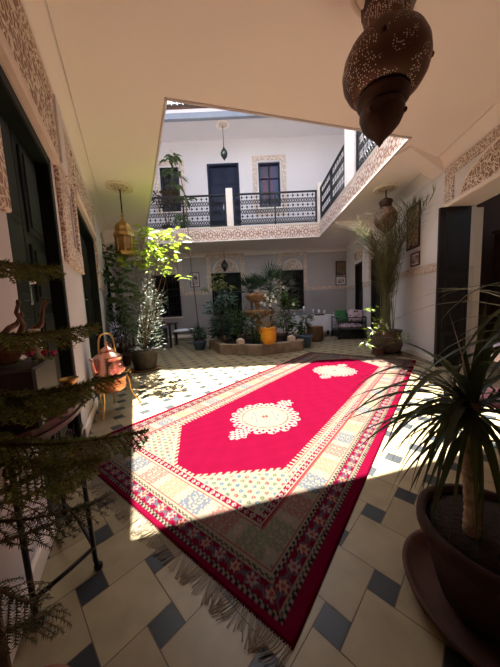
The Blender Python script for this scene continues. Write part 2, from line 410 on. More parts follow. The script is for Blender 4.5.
mb=MB(); mb.box((-.6,-.3,0),(4.2,0,H0)); struct(mb.build('wall_front','front_dark',loc=(-.17,-.745,0),rot=ang))
# skirting
def skirt(name,L,loc,rot,gaps=()):
    mb=MB(); cuts=[0]
    for g in sorted(gaps): cuts+= [g[0],g[1]]
    cuts.append(L)
    for i in range(0,len(cuts),2):
        if cuts[i+1]-cuts[i]>.02: mb.bev((cuts[i],.001,0),(cuts[i+1],.025,.11),.008)
    struct(mb.build(name,'cream_trim',loc=loc,rot=rot))
skirt('baseboard_left',SM+2.6,lw(SM),ROTL,[(SM-o[1],SM-o[0]) for o in LO[:3]])
skirt('baseboard_right',10.0,rw(-4.6),ROTR,[(o[0]+4.6,o[1]+4.6) for o in RO])
skirt('baseboard_back',9.6,(4.5,YB,0),ROTB,[(4.5+.27,4.5+1.48)])
# ------------------------------------------------------------------ gallery ceiling: a slab round the courtyard opening
def line_at(Y,n=WLp,d=WLd): t=(Y-n.y)/d.y; return (n.x+d.x*t,Y)
OL0=(-.15,-1.3); FL=(-.30,-1.1); FR=(4.0,-1.1)
ol_f=line_at(-1.1); ol_b=line_at(YB+.3); orr=WRp+WRd*((YB+.3-WRp.y)/WRd.y); orf=WRp+WRd*((-1.1-WRp.y)/WRd.y)
outer=[(ol_f[0]-.3,-1.1),(orf.x+3.4,-1.1),(orf.x+3.4,5.2),(orr.x+.4,5.2),(orr.x+.4,YB+.3),(ol_b[0]-.3,YB+.3)]
def slab_ring(name,z0,z1,inner,mat):
    a,b,c,d=inner; o=outer
    mb=MB()
    mb.prism([o[0],o[1],b,a],z0,z1); mb.prism([o[1],o[2],o[3],o[4],c,b],z0,z1)
    mb.prism([o[4],o[5],d,c],z0,z1); mb.prism([o[5],o[0],a,d],z0,z1)
    ob=mb.build(name,mat); return struct(ob)
slab_ring('ceiling',H0,H1-.01,(A,B,C,D),'ceiling_paint')
# cove moulding at the back wall and side walls
def cove(name,L,loc,rot,r=.16):
    mb=MB(); n=7; P=[(0,-r)]+[(r-r*math.cos(PI/2*i/n),-r+r*math.sin(PI/2*i/n)) for i in range(n+1)]
    P=[(.001,-r)]+[(r*(1-math.cos(PI/2*i/n)),-r+r*math.sin(PI/2*i/n)) for i in range(n+1)]+[(.001,0)]
    vs=[(0,y,z) for y,z in P]+[(L,y,z) for y,z in P]; k=len(P)
    mb.raw(vs,[(i,i+1,k+i+1,k+i) for i in range(k-1)],True)
    struct(mb.build(name,'ceiling_paint',loc=loc,rot=rot))
cove('trim_1',SM+3,lw(SM,0,H0),ROTL,.13); cove('trim_2',9.8,(4.4,YB,H0),ROTB,.17); cove('trim_3',10.2,rw(-4.4,0,H0),ROTR,.16)
# haunched beams between the opening and the walls
def haunch(name,P,Q,z1,t=.22):
    P=Vector(P);Q=Vector(Q); d=(Q-P).normalized(); nn=Vector((-d.y,d.x))*t/2; L=(Q-P).length
    mb=MB(); k=8; vs=[]
    for i in range(k+1):
        u=i/k; z=H0-.03-(H0-.03-z1)*u
        for sgn in (-1,1):
            p=P+d*L*u+nn*sgn; vs+=[(p.x,p.y,z),(p.x,p.y,H0+.01)]
    fs=[]
    for i in range(k):
        a=i*4;b=a+4; fs+=[(a,a+2,b+2,b),(a,b,b+1,a+1),(a+2,a+3,b+3,b+2)]
    fs.append((k*4,k*4+2,k*4+3,k*4+1))
    mb.raw(vs,fs); struct(mb.build(name,'ceiling_paint'))
haunch('trim_4',(2.42,4.02),(3.32,4.50),3.22); haunch('trim_5',(2.50,7.35),(3.68,7.28),3.0); haunch('trim_6',(-2.78,7.25),(-3.93,7.15),3.0)
# ------------------------------------------------------------------ carved plaster fascias round the opening
def fascia(X,Z,h):
    z=Z; P=.46
    cream=np.array([.80,.70,.62]); pink=np.array([.42,.24,.18]); white=np.array([.84,.79,.74])
    k=(X+P/2)%P-P/2; zc=h*.42
    r=np.hypot(k,z-zc); an=np.arctan2(z-zc,k)
    R=h*.30
    star=R*(.72+.2*np.cos(8*an))
    ros=(r<star)&(r>star*.45); ring=(np.abs(r-R*1.12)<.012)
    k2=(X+P)%P-P/2; r2=np.hypot(k2,z-zc); an2=np.arctan2(z-zc,k2)
    d2=(r2<h*.2*(.6+.4*np.cos(4*an2)))
    fill=((np.sin(X*62)*np.sin(z*58+1.2*np.sin(X*31))>.25)&(r>R*1.2)&(z<h*.74)&(z>h*.1))
    dots=(z>h*.80)&(z<h*.92)&(((X*14)%1)<.42)
    dark=ros|ring|d2|fill|dots
    H=np.where(dark,-.008,.0)+np.where(z>h*.95,.02,0)+np.where(z<h*.06,.02,0)+np.where((z>h*.76)&(z<h*.79),.01,0)
    rgb=np.where(dark[...,None],pink,cream); rgb=np.where((z>h*.955)[...,None]|(z<h*.05)[...,None],white,rgb)
    return rgb,H
def put_fascia(name,P,Q,nrm,h,z):
    P=Vector(P);Q=Vector(Q); nrm=Vector(nrm).normalized(); x=Vector((nrm.y,-nrm.x))
    if (Q-P).dot(x)<0: P,Q=Q,P
    L=(Q-P).length; o=P+nrm*.012
    struct(grid(name,L,h,int(L/.012),int(h/.012),lambda X,Z:fascia(X,Z,h),'relief',loc=(o.x,o.y,z),rot=math.atan2(-nrm.x,nrm.y)))
put_fascia('trim_7',C,D,(0,-1),H1-H0,H0); put_fascia('trim_8',B,C,(-1,.024),H1-H0,H0)
# thin moulded rim under the near and left edges
def rim(name,P,Q,w=.05,mat='upper_paint'):
    P=Vector(P);Q=Vector(Q); d=(Q-P).normalized(); L=(Q-P).length
    mb=MB(); mb.bev((0,-w,-.02),(L,0,H1-H0),.008)
    struct(mb.build(name,mat,loc=(P.x,P.y,H0),rot=math.atan2(d.y,d.x)))
rim('trim_9',B,A,.0 or .03); rim('trim_10',A,D,.03)
# ------------------------------------------------------------------ upper storey
HU=7.62
UO=[(-3.26,-2.50,5.03,6.72),(-1.40,-.15,H1,6.77),(.61,1.46,5.04,6.74)]
w=wall_mb(10.4,H1,HU,.3,[convb(o) for o in UO]).build('wall_upper_back','upper_paint',loc=(4.5,YB,0),rot=ROTB); struct(w)
w=wall_mb(SM+2.8,H1,HU,.3,[]).build('wall_upper_left','upper_paint',loc=lw(SM),rot=ROTL); struct(w)
w=wall_mb(10.2,H1,HU,.3,[]).build('wall_upper_right','upper_paint',loc=rw(-4.4,-.2),rot=ROTR); struct(w)
EY=9.0
UA=(-.95,2.6);UB=(2.6,3.4);UC=(2.62,EY);UD=(-3.75,EY)
slab_ring('ceiling_upper',HU,HU+.12,(UA,UB,UC,UD),'upper_paint')
def eave(name,P,Q):
    """painted beam under the roof edge with a row of round tiles over it"""
    P=Vector(P);Q=Vector(Q); d=(Q-P).normalized(); L=(Q-P).length
    r=root(name,(P.x,P.y,0),math.atan2(d.y,d.x)); struct(r)
    mb=MB(); mb.bev((0,0,7.45),(L,.14,HU+.02),.01); b=mb.build('eave_beam','eave_blue',r)
    mb=MB(); mb.box((0,-.06,HU+.12),(L,.5,HU+.17)); mb.build('roof_board','frame_wood',r)
    mb=MB(); n=int(L/.19)
    for i in range(n):
        x=.1+i*.19; k=6
        vs=[];
        for y,zz in ((-.14,HU+.18),(.9,HU+.50)):
            for j in range(k+1):
                a=PI*j/k; vs.append((x+.085*math.cos(a),y,zz+.075*math.sin(a)))
        mb.mi=0; mb.raw(vs,[(j,j+1,k+2+j,k+1+j) for j in range(k)],True)
        mb.mi=1; mb.raw([(x+.06*math.cos(PI*j/k),-.141,HU+.18+.055*math.sin(PI*j/k)) for j in range(k+1)],[tuple(range(k+1))[::-1]])
    mb.mi=0; mb.face([(0,-.1,HU+.175),(L,-.1,HU+.175),(L,.9,HU+.49),(0,.9,HU+.49)])
    mb.build('roof_tiles',['roof_tile','roof_white'],r)
eave('trim_11',UD,UC); eave('trim_12',UC,UB); eave('trim_13',UB,UA); eave('trim_14',UA,UD)
# ------------------------------------------------------------------ doors and windows
def leaf_mb(w,h,rows,cols=1,t=.05,arch=0):
    mb=MB(); mb.bev((0,-t,0),(w,0,h),.006); m=.07 if w<.7 else .09; tot=h-m*(len(rows)+1); z=m
    for fr in rows:
        ph=tot*fr
        for c in range(cols):
            cw=(w-m*(cols+1))/cols; x=m+c*(cw+m)
            mb.bev((x,0-.002,z),(x+cw,.014,z+ph),.01); mb.bev((x+.035,.01,z+.035),(x+cw-.035,.024,z+ph-.035),.01)
        z+=ph+m
    return mb
def door(idx,w,h,loc,rot,mat='dark_door',nl=2,rows=(.24,.38,.38),recess=.12,handle=True,kind='door'):
    r=root('%s_%d'%(kind,idx),loc,rot); struct(r)
    f=MB(); f.bev((0,-.2,0),(.08,-.0,h),.008); f.bev((w-.08,-.2,0),(w,-.0,h),.008); f.bev((.08,-.2,h-.08),(w-.08,-.0,h),.008)
    f.build('door_frame',mat,r)
    bk=MB(); bk.box((.0,-recess-.13,0),(w,-recess-.06,h-.002)); bk.build('door_backing',mat,r)
    lw_=(w-.16)/nl
    for i in range(nl):
        l=leaf_mb(lw_-.006,h-.09,rows).build('door_leaf',mat,r,loc=(.083+i*lw_,-recess,.005))
        if handle and i==nl-1:
            hb=MB(); hb.bev((.03,.0,1.22),(.065,.012,1.42),.004); hb.tube([(.047,.01,1.36),(.047,.05,1.36),(.14,.05,1.36)],.008); hb.build('door_handle','silver',l)
    return r
wl_loc=lambda s,z=0,off=0:lw(s,off,z)
door(1,1.08,2.42,lw(-.22),ROTL,rows=(.22,.30,.20,.28),recess=.09)
door(2,1.87,2.52,lw(2.60),ROTL,rows=(.24,.38,.38))
door(3,2.0,2.70,lw(6.40),ROTL,nl=2)
door(4,1.21,2.57,(-.27,YB,0),ROTB)
door(5,1.25,2.90,(-.15,YB,H1),ROTB,mat='blue_door',rows=(.25,.25,.25,.25))
door(6,.9,2.50,rw(3.9),ROTR,mat='black_door')
door(7,1.28,2.40,rw(1.92),ROTR,mat='black_door')
# the open leaf of the doorway on the right
r=root('door_8',(3.12,4.15,0.0),0); struct(r)
mb=leaf_mb(.50,2.59,(.22,.38,.4),t=.05); o=mb.build('door_leaf','black_door',r,loc=(.5,0,0),rot=PI)
mb=MB(); mb.tube([(.44,-.02,1.1),(.44,-.08,1.1),(.44,-.08,1.2)],.009); mb.build('door_handle','old_brass',r)
r2=root('door_9',rw(-2.62,-.44),ROTR); struct(r2); leaf_mb(.9,2.55,(.22,.38,.4)).build('door_leaf','black_door',r2,loc=(0,0,0),rot=-PI/2)
def stained(w,h,parent):
    colr=[(.02,.02,.05),(.015,.03,.22),(.20,.015,.05),(.03,.02,.10),(.22,.02,.03),(.02,.02,.06)]
    def fn(X,Z):
        k=(X/(w/6)).astype(int).clip(0,5); j=(Z/(h/4)).astype(int).clip(0,3)
        rgb=np.array(colr)[(k+(j//2)*0)%6]; rgb=np.where((j==0)[...,None],rgb*.15,rgb); rgb=np.where((j==3)[...,None],rgb*.5+np.array([.02,.005,.02]),rgb)
        return rgb*.55,np.zeros_like(X)
    grid('pane',w,h,24,16,fn,'glass_attr',parent,loc=(.04,-.13,.04))
mk_attr('glass_attr',.15,spec=.5)
def window(idx,w,h,loc,rot,pane='dark_pane',cols=2,rows=3,mat='black_door',sill=True,grille=False):
    r=root('window_%d'%idx,loc,rot); struct(r)
    f=MB(); f.bev((0,-.2,0),(.06,-.05,h),.006); f.bev((w-.06,-.2,0),(w,-.05,h),.006); f.bev((.06,-.2,h-.06),(w-.06,-.05,h),.006); f.bev((.06,-.2,0),(w-.06,-.05,.06),.006)
    for i in range(1,cols): x=w*i/cols; f.bev((x-.025,-.17,.05),(x+.025,-.08,h-.05),.005)
    for j in range(1,rows): z=h*j/rows; f.bev((.05,-.165,z-.015),(w-.05,-.085,z+.015),.004)
    f.build('window_frame',mat,r)
    if pane=='stained_glass': stained(w-.08,h-.08,r)
    else: p=MB(); p.box((.04,-.14,.04),(w-.04,-.13,h-.04)); p.build('pane',pane,r)
    if grille:
        g=MB()
        for i in range(9): x=.03+(w-.06)*i/8; g.tube([(x,-.02,.03),(x,-.02,h*.98)],.006,5)
        for j in range(7): z=.03+(h-.06)*j/6; g.tube([(.02,-.02,z),(w-.02,-.02,z)],.006,5)
        g.build('grille','iron',r)
    if sill: s=MB(); s.bev((-.05,-.02,-.05),(w+.05,.06,0),.01); s.build('window_sill','cream_trim',r)
    return r
window(1,1.15,1.72,(-2.78,YB,.88),ROTB,grille=True)
window(2,.92,1.60,(2.30,YB,.97),ROTB,grille=True)
window(3,.76,1.69,(-2.50,YB,5.03),ROTB,cols=2,rows=2)
window(4,.85,1.70,(1.46,YB,5.04),ROTB,pane='stained_glass',cols=2,rows=3,mat='blue_door')
window(5,.28,.59,lw(.58,0,1.86),ROTL,cols=1,rows=1,sill=False)
# ------------------------------------------------------------------ carved plaster round the openings
T=[20]
def trim(mb,mat,loc,rot):
    T[0]+=1; return struct(mb.build('trim_%d'%T[0],mat,loc=loc,rot=rot))
def surround(loc,rot,w,h,bw,arch=False,mat='stucco_small',legs_from=0,top=.12,hz=0):
    """a band of carved plaster on three sides of an opening; local x 0..w is the opening"""
    mb=MB(); y=.03
    H_=h+hz
    mb.bev((-bw,.001,legs_from),(0-.0,y,H_+bw),.006); mb.bev((w,.001,legs_from),(w+bw,y,H_+bw),.006); mb.bev((0,.001,H_),(w,y,H_+bw),.006)
    trim(mb,mat,loc,rot)
    if arch:
        # half-round carved tympanum over the opening
        mb=MB(); R=w*.40; hh=min(hz-.06,R*1.0); n=20
        P=[(w/2+R*math.cos(PI*i/n),h+.03+hh*math.sin(PI*i/n)) for i in range(n+1)]
        vs=[(x,.001,z) for x,z in P]+[(x,.022,z) for x,z in P]; k=n+1
        mb.raw(vs,[tuple(range(k,2*k))[::-1]]+[(i,i+1,k+i+1,k+i) for i in range(n)]+[(n,0,k,k+n)])
        trim(mb,'stucco',loc,rot)
        mb=MB()
        mb.tube([(w/2+(R+.03)*math.cos(PI*i/n),.02,h+.03+(hh+.03)*math.sin(PI*i/n)) for i in range(n+1)],.022,6); trim(mb,'cream_trim',loc,rot)
surround((-.27,YB,0),ROTB,1.21,2.57,.17,True,legs_from=1.85,hz=.58)
surround((-2.78,YB,0),ROTB,1.15,2.60,.13,True,legs_from=1.85,hz=.52)
surround((2.30,YB,0),ROTB,.92,2.57,.13,True,legs_from=1.85,hz=.56)
surround((1.46+.06,YB,0),ROTB,.97,6.80,.17,False,legs_from=4.9)
mb=MB(); mb.bev((-.1,.001,4.72),(1.07,.03,4.92),.005); trim(mb,'stucco_small',(1.46+.06,YB,0),ROTB)
surround((-2.50+.05,YB,0),ROTB,.86,6.78,.17,False,legs_from=4.9)
# left wall: lintel, carved fields, pilasters
def ltrim(s0,s1,z0,z1,mat,y=.03,y0=.001,c=.006): 
    mb=MB(); mb.bev((0,y0,z0),(s1-s0,y,z1),c); return trim(mb,mat,lw(s1),ROTL)
ltrim(-1.42,-.13,2.42,2.50,'pink_trim',.05)
ltrim(-1.36,-.16,2.52,2.98,'stucco',.03)
ltrim(-1.42,-.02,3.00,3.10,'stucco_small',.035)
ltrim(-.14,-.02,1.62,3.00,'stucco_small',.035)
ltrim(-1.48,-1.34,1.62,3.0,'stucco_small',.035)
ltrim(-2.6,-1.5,1.55,1.70,'stucco_small',.03)
ltrim(.28,.72,1.62,1.84,'stucco_small',.035); ltrim(-.02,.28,1.62,1.84,'stucco_small',.035); ltrim(-.02,.26,1.84,2.50,'stucco_small',.03); ltrim(.62,.73,1.84,2.56,'stucco_small',.03)
ltrim(.02,.24,2.52,3.10,'wall_paint',.05)
ltrim(.26,.70,2.55,3.05,'stucco_small',.03)
ltrim(.73,2.66,2.52,2.60,'pink_trim',.05); ltrim(.80,2.60,2.64,3.05,'stucco',.03)
ltrim(2.62,2.74,1.62,3.1,'stucco_small',.035); ltrim(2.76,4.3,1.62,1.80,'stucco_small',.03)
ltrim(4.28,4.40,1.62,2.9,'stucco_small',.035); ltrim(4.30,6.5,2.72,2.80,'pink_trim',.05); ltrim(4.4,6.4,2.84,3.12,'stucco_small',.03)
ltrim(6.5,8.85,1.66,1.80,'stucco_small',.03); ltrim(2.95,4.1,2.0,2.9,'wall_paint',.03)
# back wall dado band
for a_,b_ in ((-5.2,-4.1),(-2.6,-1.68),(-.08,1.22),(2.46,4.05)):
    mb=MB(); mb.bev((0,.001,1.74),(b_-a_,.025,1.86),.005); trim(mb,'stucco_small',(b_,YB,0),ROTB)
# right wall
def rtrim(s0,s1,z0,z1,mat,y=.03,c=.006):
    mb=MB(); mb.bev((0,.001,z0),(s1-s0,y,z1),c); return trim(mb,mat,rw(s0),ROTR)
rtrim(-.22,1.85,1.63,1.78,'stucco_small'); rtrim(3.26,3.84,1.63,1.78,'stucco_small'); rtrim(4.86,5.9,1.63,1.78,'stucco_small')
rtrim(-.40,-.20,2.62,3.06,'stucco_small'); rtrim(-2.9,-.20,3.06,3.22,'stucco_small'); rtrim(-2.9,-.22,2.60,2.66,'cream_trim',.045)
mb=MB(); n=24; R=.80
P=[(R+R*math.cos(PI*i/n),2.67+.40*math.sin(PI*i/n)) for i in range(n+1)]; k=n+1
mb.raw([(x,.001,z) for x,z in P]+[(x,.03,z) for x,z in P],[tuple(range(k,2*k))[::-1]]+[(i,i+1,k+i+1,k+i) for i in range(n)]); trim(mb,'stucco',rw(-2.2),ROTR)
mb=MB(); mb.tube([(R+R*math.cos(PI*i/n),.03,2.67+.40*math.sin(PI*i/n)) for i in range(n+1)],.018,6); trim(mb,'cream_trim',rw(-2.2),ROTR)
rtrim(1.80,1.92,1.8,2.86,'stucco_small'); rtrim(3.2,3.30,1.8,2.86,'stucco_small'); rtrim(1.92,3.2,2.76,2.86,'stucco_small'); rtrim(2.0,3.12,2.44,2.72,'stucco',.025)
rtrim(4.0,4.7,2.62,2.86,'stucco'); rtrim(3.8,3.9,1.8,2.95,'pink_trim'); rtrim(4.8,4.9,1.8,2.95,'pink_trim'); rtrim(3.9,4.8,2.88,2.95,'pink_trim')
# ------------------------------------------------------------------ the room beyond the doorway on the right
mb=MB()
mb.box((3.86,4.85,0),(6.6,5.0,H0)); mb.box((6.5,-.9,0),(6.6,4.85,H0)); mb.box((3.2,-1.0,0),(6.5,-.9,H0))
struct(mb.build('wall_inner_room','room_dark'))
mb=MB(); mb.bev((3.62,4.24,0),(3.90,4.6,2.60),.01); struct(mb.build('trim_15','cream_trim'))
# ------------------------------------------------------------------ balustrade upstairs
def balustrade(name,P,Q,nposts,label,zt=1.06,white=()):
    P=Vector(P);Q=Vector(Q); d=(Q-P).normalized(); L=(Q-P).length
    r=root(name,(P.x,P.y,H1),math.atan2(d.y,d.x)); tag(r,label,'railing','iron balcony railings')
    mb=MB(); mb.bev((0,-.03,zt-.05),(L,.03,zt),.008); mb.build('top_rail','iron',r)
    mb=MB(); mb.bev((0,-.02,.05),(L,.02,.085),.005); mb.build('bottom_rail','iron',r)
    n=nposts
    for i in range(n+1):
        x=.03+(L-.06)*i/n; mb=MB(); mb.bev((x-.025,-.025,0),(x+.025,.025,zt),.006); mb.build('post','iron',r)
    for i in range(n):
        x0=.06+(L-.06)*i/n; x1=(L-.06)*(i+1)/n; mb=MB(); w=x1-x0; k=max(2,round(w/.17)); p=w/k; z0=.09; hh=(zt-.15)/6
        t=.009
        for j in range(6):
            zc=z0+hh*(j+.5)
            for q in range(k):
                xc=x0+p*(q+.5)
                if j%2==0:
                    for s_ in (-1,1):
                        for h_ in (0,1):
                            xa=xc-p/2+h_*p/2
                            mb.tube([(xa,0,zc+s_*hh*.42),(xa+p/2,0,zc-s_*hh*.42)],.013,4,smooth=False)
                    mb.tube([(xc-p/2,0,zc+hh*.42),(xc+p/2,0,zc+hh*.42)],.007,4,smooth=False); mb.tube([(xc-p/2,0,zc-hh*.42),(xc+p/2,0,zc-hh*.42)],.007,4,smooth=False)
                else:
                    mb.raw([(xc-.045,0,zc),(xc,-.008,zc-.045),(xc+.045,0,zc),(xc,-.008,zc+.045),(xc,.012,zc)],[(0,1,2,3),(0,4,1),(1,4,2),(2,4,3),(3,4,0)])
                    mb.tube([(xc,0,zc-hh*.5),(xc,0,zc+hh*.5)],.0045,4,smooth=False)
                    mb.raw([(xc-p/2-.014,0,zc),(xc-p/2,-.008,zc-.014),(xc-p/2+.014,0,zc),(xc-p/2,-.008,zc+.014),(xc-p/2,.012,zc)],[(0,1,2,3),(0,4,1),(1,4,2),(2,4,3),(3,4,0)])
        mb.build('ironwork_panel','iron',r)
    return r
balustrade('balcony_railing',(-3.50,8.80),(-.60,8.80),2,'black iron balcony railing left of the short white post, in front of the blue door')
balustrade('balcony_railing',(-.38,8.80),(2.44,8.80),2,'black iron balcony railing right of the short white post, below the stained glass window')
balustrade('balcony_railing',(2.52,8.62),(2.47,6.36),2,'black iron railing on the right balcony, behind the tall white column')
balustrade('balcony_railing',(2.47,5.74),(2.42,3.80),2,'black iron railing on the right balcony, nearer than the tall white column')
def whitepost(name,a,b,label,cat):
    mb=MB(); mb.bev(a,b,.012); tag(mb.build(name,'cream_trim'),label,cat,'short white balcony posts')
whitepost('balcony_post',(-.60,8.74,H1),(-.38,8.90,5.10),'short white masonry post in the middle of the back balcony railing','post')
whitepost('balcony_post',(2.44,8.68,H1),(2.62,8.90,5.12),'short white masonry post at the corner where the two balcony railings meet','post')
mb=MB(); mb.bev((2.42,5.78,H1),(2.66,6.32,HU),.012); struct(mb.build('trim_16','upper_paint'))
mk('table_red',(.09,.014,.018),.4,var=.35,vs=5,spec=.25)
mk('fringe_wool',(.28,.225,.165),1,var=.2,vs=40)
# ------------------------------------------------------------------ rug
RL,RW=4.92,2.13
def rug_fn(X,Z):
    u=X; v=Z
    crim=np.array([.205,.004,.028]); deep=np.array([.36,.010,.045]); cream=np.array([.32,.275,.205]); cream2=np.array([.29,.24,.165]); navy=np.array([.09,.10,.125]); blue=np.array([.09,.14,.18]); green=np.array([.10,.13,.08]); coral=np.array([.28,.06,.055]); black=np.array([.03,.02,.03]); pinkw=np.array([.33,.275,.25])
    rgb=np.empty(X.shape+(3,)); rgb[:]=crim
    du=np.minimum(u,RL-u)+.03; dv=np.minimum(v,RW-v)
    d=np.minimum(du,dv)
    # running coordinate along the border
    along=np.where(du<dv,v,u)
    def put(mask,c): rgb[mask]=c
    # guard zigzag
    m=(d>.06)&(d<.086); put(m,cream2); put(m&(((along*34+np.sign(d-.073)*.25)%1)<.55)&(np.abs(d-.073)<.010),black)
    # red border with flowers
    m=(d>.086)&(d<.155); put(m,crim*.9)
    k=(along%.095)-.0475; rr=np.hypot(k,d-.12); an=np.arctan2(d-.12,k); alt=(np.floor(along/.095)%2)==0
    fl=(rr<.030*(.75+.25*np.cos(6*an))); put(m&fl&alt,pinkw); put(m&fl&~alt,np.array([.44,.26,.19])); put(m&fl&(rr<.010),coral)
    xx=np.abs(np.abs((along%.095)-.0475)-.040); put(m&(np.abs(xx*1.2-np.abs(d-.12))<.006)&(np.abs(d-.12)<.03),navy)
    m=(d>.155)&(d<.180); put(m,cream2); put(m&(((along*30+np.sign(d-.1675)*.25)%1)<.55)&(np.abs(d-.1675)<.009),black)
    # wide cream border with clusters of rosettes
    m=(d>.180)&(d<.350); put(m,cream)
    P=.22; ka=(along%P)-P/2; kd=d-.265; cell=np.floor(along/P).astype(int)%3
    cm=np.zeros(X.shape,bool)
    for ox in (-.055,0,.055):
        for oy in (-.045,0,.045):
            if ox==0 and oy==0: pass
            r=np.hypot(ka-ox,kd-oy); a=np.arctan2(kd-oy,ka-ox); cm|=(r<.031*(.78+.22*np.cos(5*a+ox*90)))&(r>.007)
    for q,c in ((0,navy*1.3+.02),(1,np.array([.22,.21,.14])),(2,np.array([.34,.14,.12]))): put(m&cm&(cell==q),c)
    ka2=((along+P/2)%P)-P/2; r=np.hypot(ka2,kd); put(m&(np.abs(np.abs(ka2)+np.abs(kd)*.6-.016)<.005),np.array([.5,.3,.25]))
    put(m&((np.abs(d-.19)<.004)|(np.abs(d-.34)<.004)),coral)
    # inner red guard
    m=(d>.350)&(d<.405); put(m,crim*.85)
    k=(along%.045)-.0225; put(m&(np.abs(np.abs(k)*1.1+np.abs(d-.378)-.013)<.006),pinkw); put(m&(np.abs(d-.356)<.003)|m&(np.abs(d-.400)<.003),cream)
    # field
    m=(d>.405); put(m,cream)
    # spandrels: diagonal rows of small flowers
    gx=(u/.048); gy=(v/.048); ri=np.floor(gy).astype(int); gx2=gx+.5*(ri%2); ci=np.floor(gx2).astype(int)
    lx=(gx2%1)-.5; ly=(gy%1)-.5; r=np.hypot(lx,ly); sel=(ri+2*ci)%3
    dot=(r<.30)&(r>.08); put(m&dot&(sel==0),blue); put(m&dot&(sel==1),coral); put(m&dot&(sel==2),green)
    put(m&(np.abs(lx+ly*.9)>.86),cream2)
    # hexagon field edges
    vc=abs_v=np.abs(v-RW/2)
    halfw=RW/2-.47
    uu=np.minimum(u,RL-u)
    tooth=.016*np.where(((u+v*0)*26%1)<.5,1,-1)
    tooth2=.016*np.where((vc*26%1)<.5,1,-1)
    # end: flat tip half width .10 at u=.36, reaching the full width at u=.80
    lim=.38+np.clip((vc-.10)/(halfw-.10),0,1)*.42
    inner=(vc<halfw+tooth)&(uu>lim+tooth2)
    edge=(vc<halfw+.035)&(uu>lim-.04)
    put(m&edge&~inner,cream); put(m&edge&~inner&(vc>halfw+.022),coral)
    n=.5+.5*np.sin(u*23+np.sin(v*9)*2)*np.sin(v*31+u*3); f=(.92+.10*n)[...,None]
    rgb[m&inner]=(crim*f)[m&inner]
    # medallions
    for uc in (1.41,3.51):
        x=u-uc; y=v-RW/2; r=np.hypot(x,y); a=np.arctan2(y,x)
        R=.350; out=R*(1+.035*np.cos(16*a)); mid=.272
        ring=(r<out)&(r>mid); lace=(np.sin(a*32)*np.sin((r-mid)*75)>-.25)
        put(m&inner&ring&lace,pinkw)
        body=r<mid*(1+.02*np.cos(24*a)); put(m&inner&body,cream)
        flw=(np.abs(np.cos(8*a))*.9<.32)&(r>.06)&(r<.24); put(m&body&flw,np.array([.34,.25,.21]))
        put(m&body&(np.abs(r-.235)<.006),coral); put(m&body&(np.abs(r-.12*(1+.2*np.cos(8*a)))<.008),blue); put(m&body&(r<.035),coral)
        lace2=(np.sin(x*120)*np.sin(y*110)>.55); put(m&body&lace2,np.array([.30,.30,.25]))
        for sg in (-1,1):
            xx=x-sg*.415; rr=np.hypot(xx*.9,y); aa=np.arctan2(y,xx); pm=(rr<.085*(1+.14*np.cos(7*aa))); put(m&inner&pm,pinkw)
            put(m&inner&pm&(np.sin(xx*110)*np.sin(y*110)>.35),crim)
            put(m&inner&(np.hypot(x-sg*.515,y)<.020),pinkw)
    wv=rng.normal(0,.02,X.shape)[...,None]; rgb=np.clip(rgb*(1+wv),0,1)
    H=.014+.002*np.sin(u*3.1)*np.sin(v*4)+.0006*rng.normal(0,1,X.shape)
    bd=np.minimum(np.minimum(u,RL-u),np.minimum(v,RW-v)); H=np.where(bd<.004,.002,H)
    return np.clip(rgb*.40+np.array([.0,.0,.0]),0,1),H
RA=math.atan2(.7908,.6120)
rug=root('carpet',(.096,.717,.001),RA)
tag(rug,'long crimson carpet with cream medallions and patterned borders on the tiled courtyard floor','carpet')
grid('pile',RL,RW,700,304,rug_fn,'rug_wool',rug,upright=False)
def fringe(x0,sg):
    mb=MB()
    for i in range(330):
        y=.01+(RW-.02)*i/329+random.uniform(-.003,.003); L=random.uniform(.06,.095); dy=.02*math.sin(i*.21)+random.uniform(-.012,.012)
        w=.0018
        P=[(x0,y,.011),(x0+sg*L*.3,y+dy*.2,.008),(x0+sg*L*.7,y+dy*.8,.005+random.uniform(0,.004)),(x0+sg*L,y+dy*1.6,.003+random.uniform(0,.003))]
        mb.tube(P,[w,w*.9,w,w*1.3],4,smooth=False)
    o=mb.build('fringe','fringe_wool',rug); o['kind']='stuff'
fringe(0,-1); fringe(RL,1)
# ------------------------------------------------------------------ copper kettle on its brass legged brazier
def brazier():
    r=root('brazier',(-1.66,2.86,0),0); tag(r,'embossed copper brazier on four thin twisted brass legs, under the kettle','brazier')
    m=MB(); m.lathe([(.001,.245),(.12,.245),(.155,.27),(.168,.31),(.165,.36),(.175,.405),(.178,.415),(.165,.418),(.155,.40),(.001,.40)],n=32); m.build('drum','copper_dark',r)
    m=MB(); m.lathe([(.17,.410),(.183,.414),(.183,.424),(.17,.428),(.001,.428)],n=32); m.build('rim','iron',r)
    for k,(a,R_) in enumerate(((-1.45,.26),(.80,.32),(2.92,.175),(2.0,.29))):
        m=MB(); P=[]
        for t in range(13):
            u=t/12; rr=.165+(R_-.165)*(u**1.4)+.03*math.sin(u*PI*2.3)*(1-u); z=.44-.44*u
            P.append((rr*math.cos(a),rr*math.sin(a),z+.001))
        m.tube(P,[.008+.004*(i%2) for i in range(13)],6)
        m.tube([(.19*math.cos(a),.19*math.sin(a),.43),(.225*math.cos(a),.225*math.sin(a),.46),(.24*math.cos(a),.24*math.sin(a),.43),(.225*math.cos(a),.225*math.sin(a),.41)],.008,6)
        m.lathe([(.001,0),(.018,.004),(.012,.02),(.001,.024)],(R_*math.cos(a),R_*math.sin(a),0),8)
        m.build('leg','brass',r)
brazier()
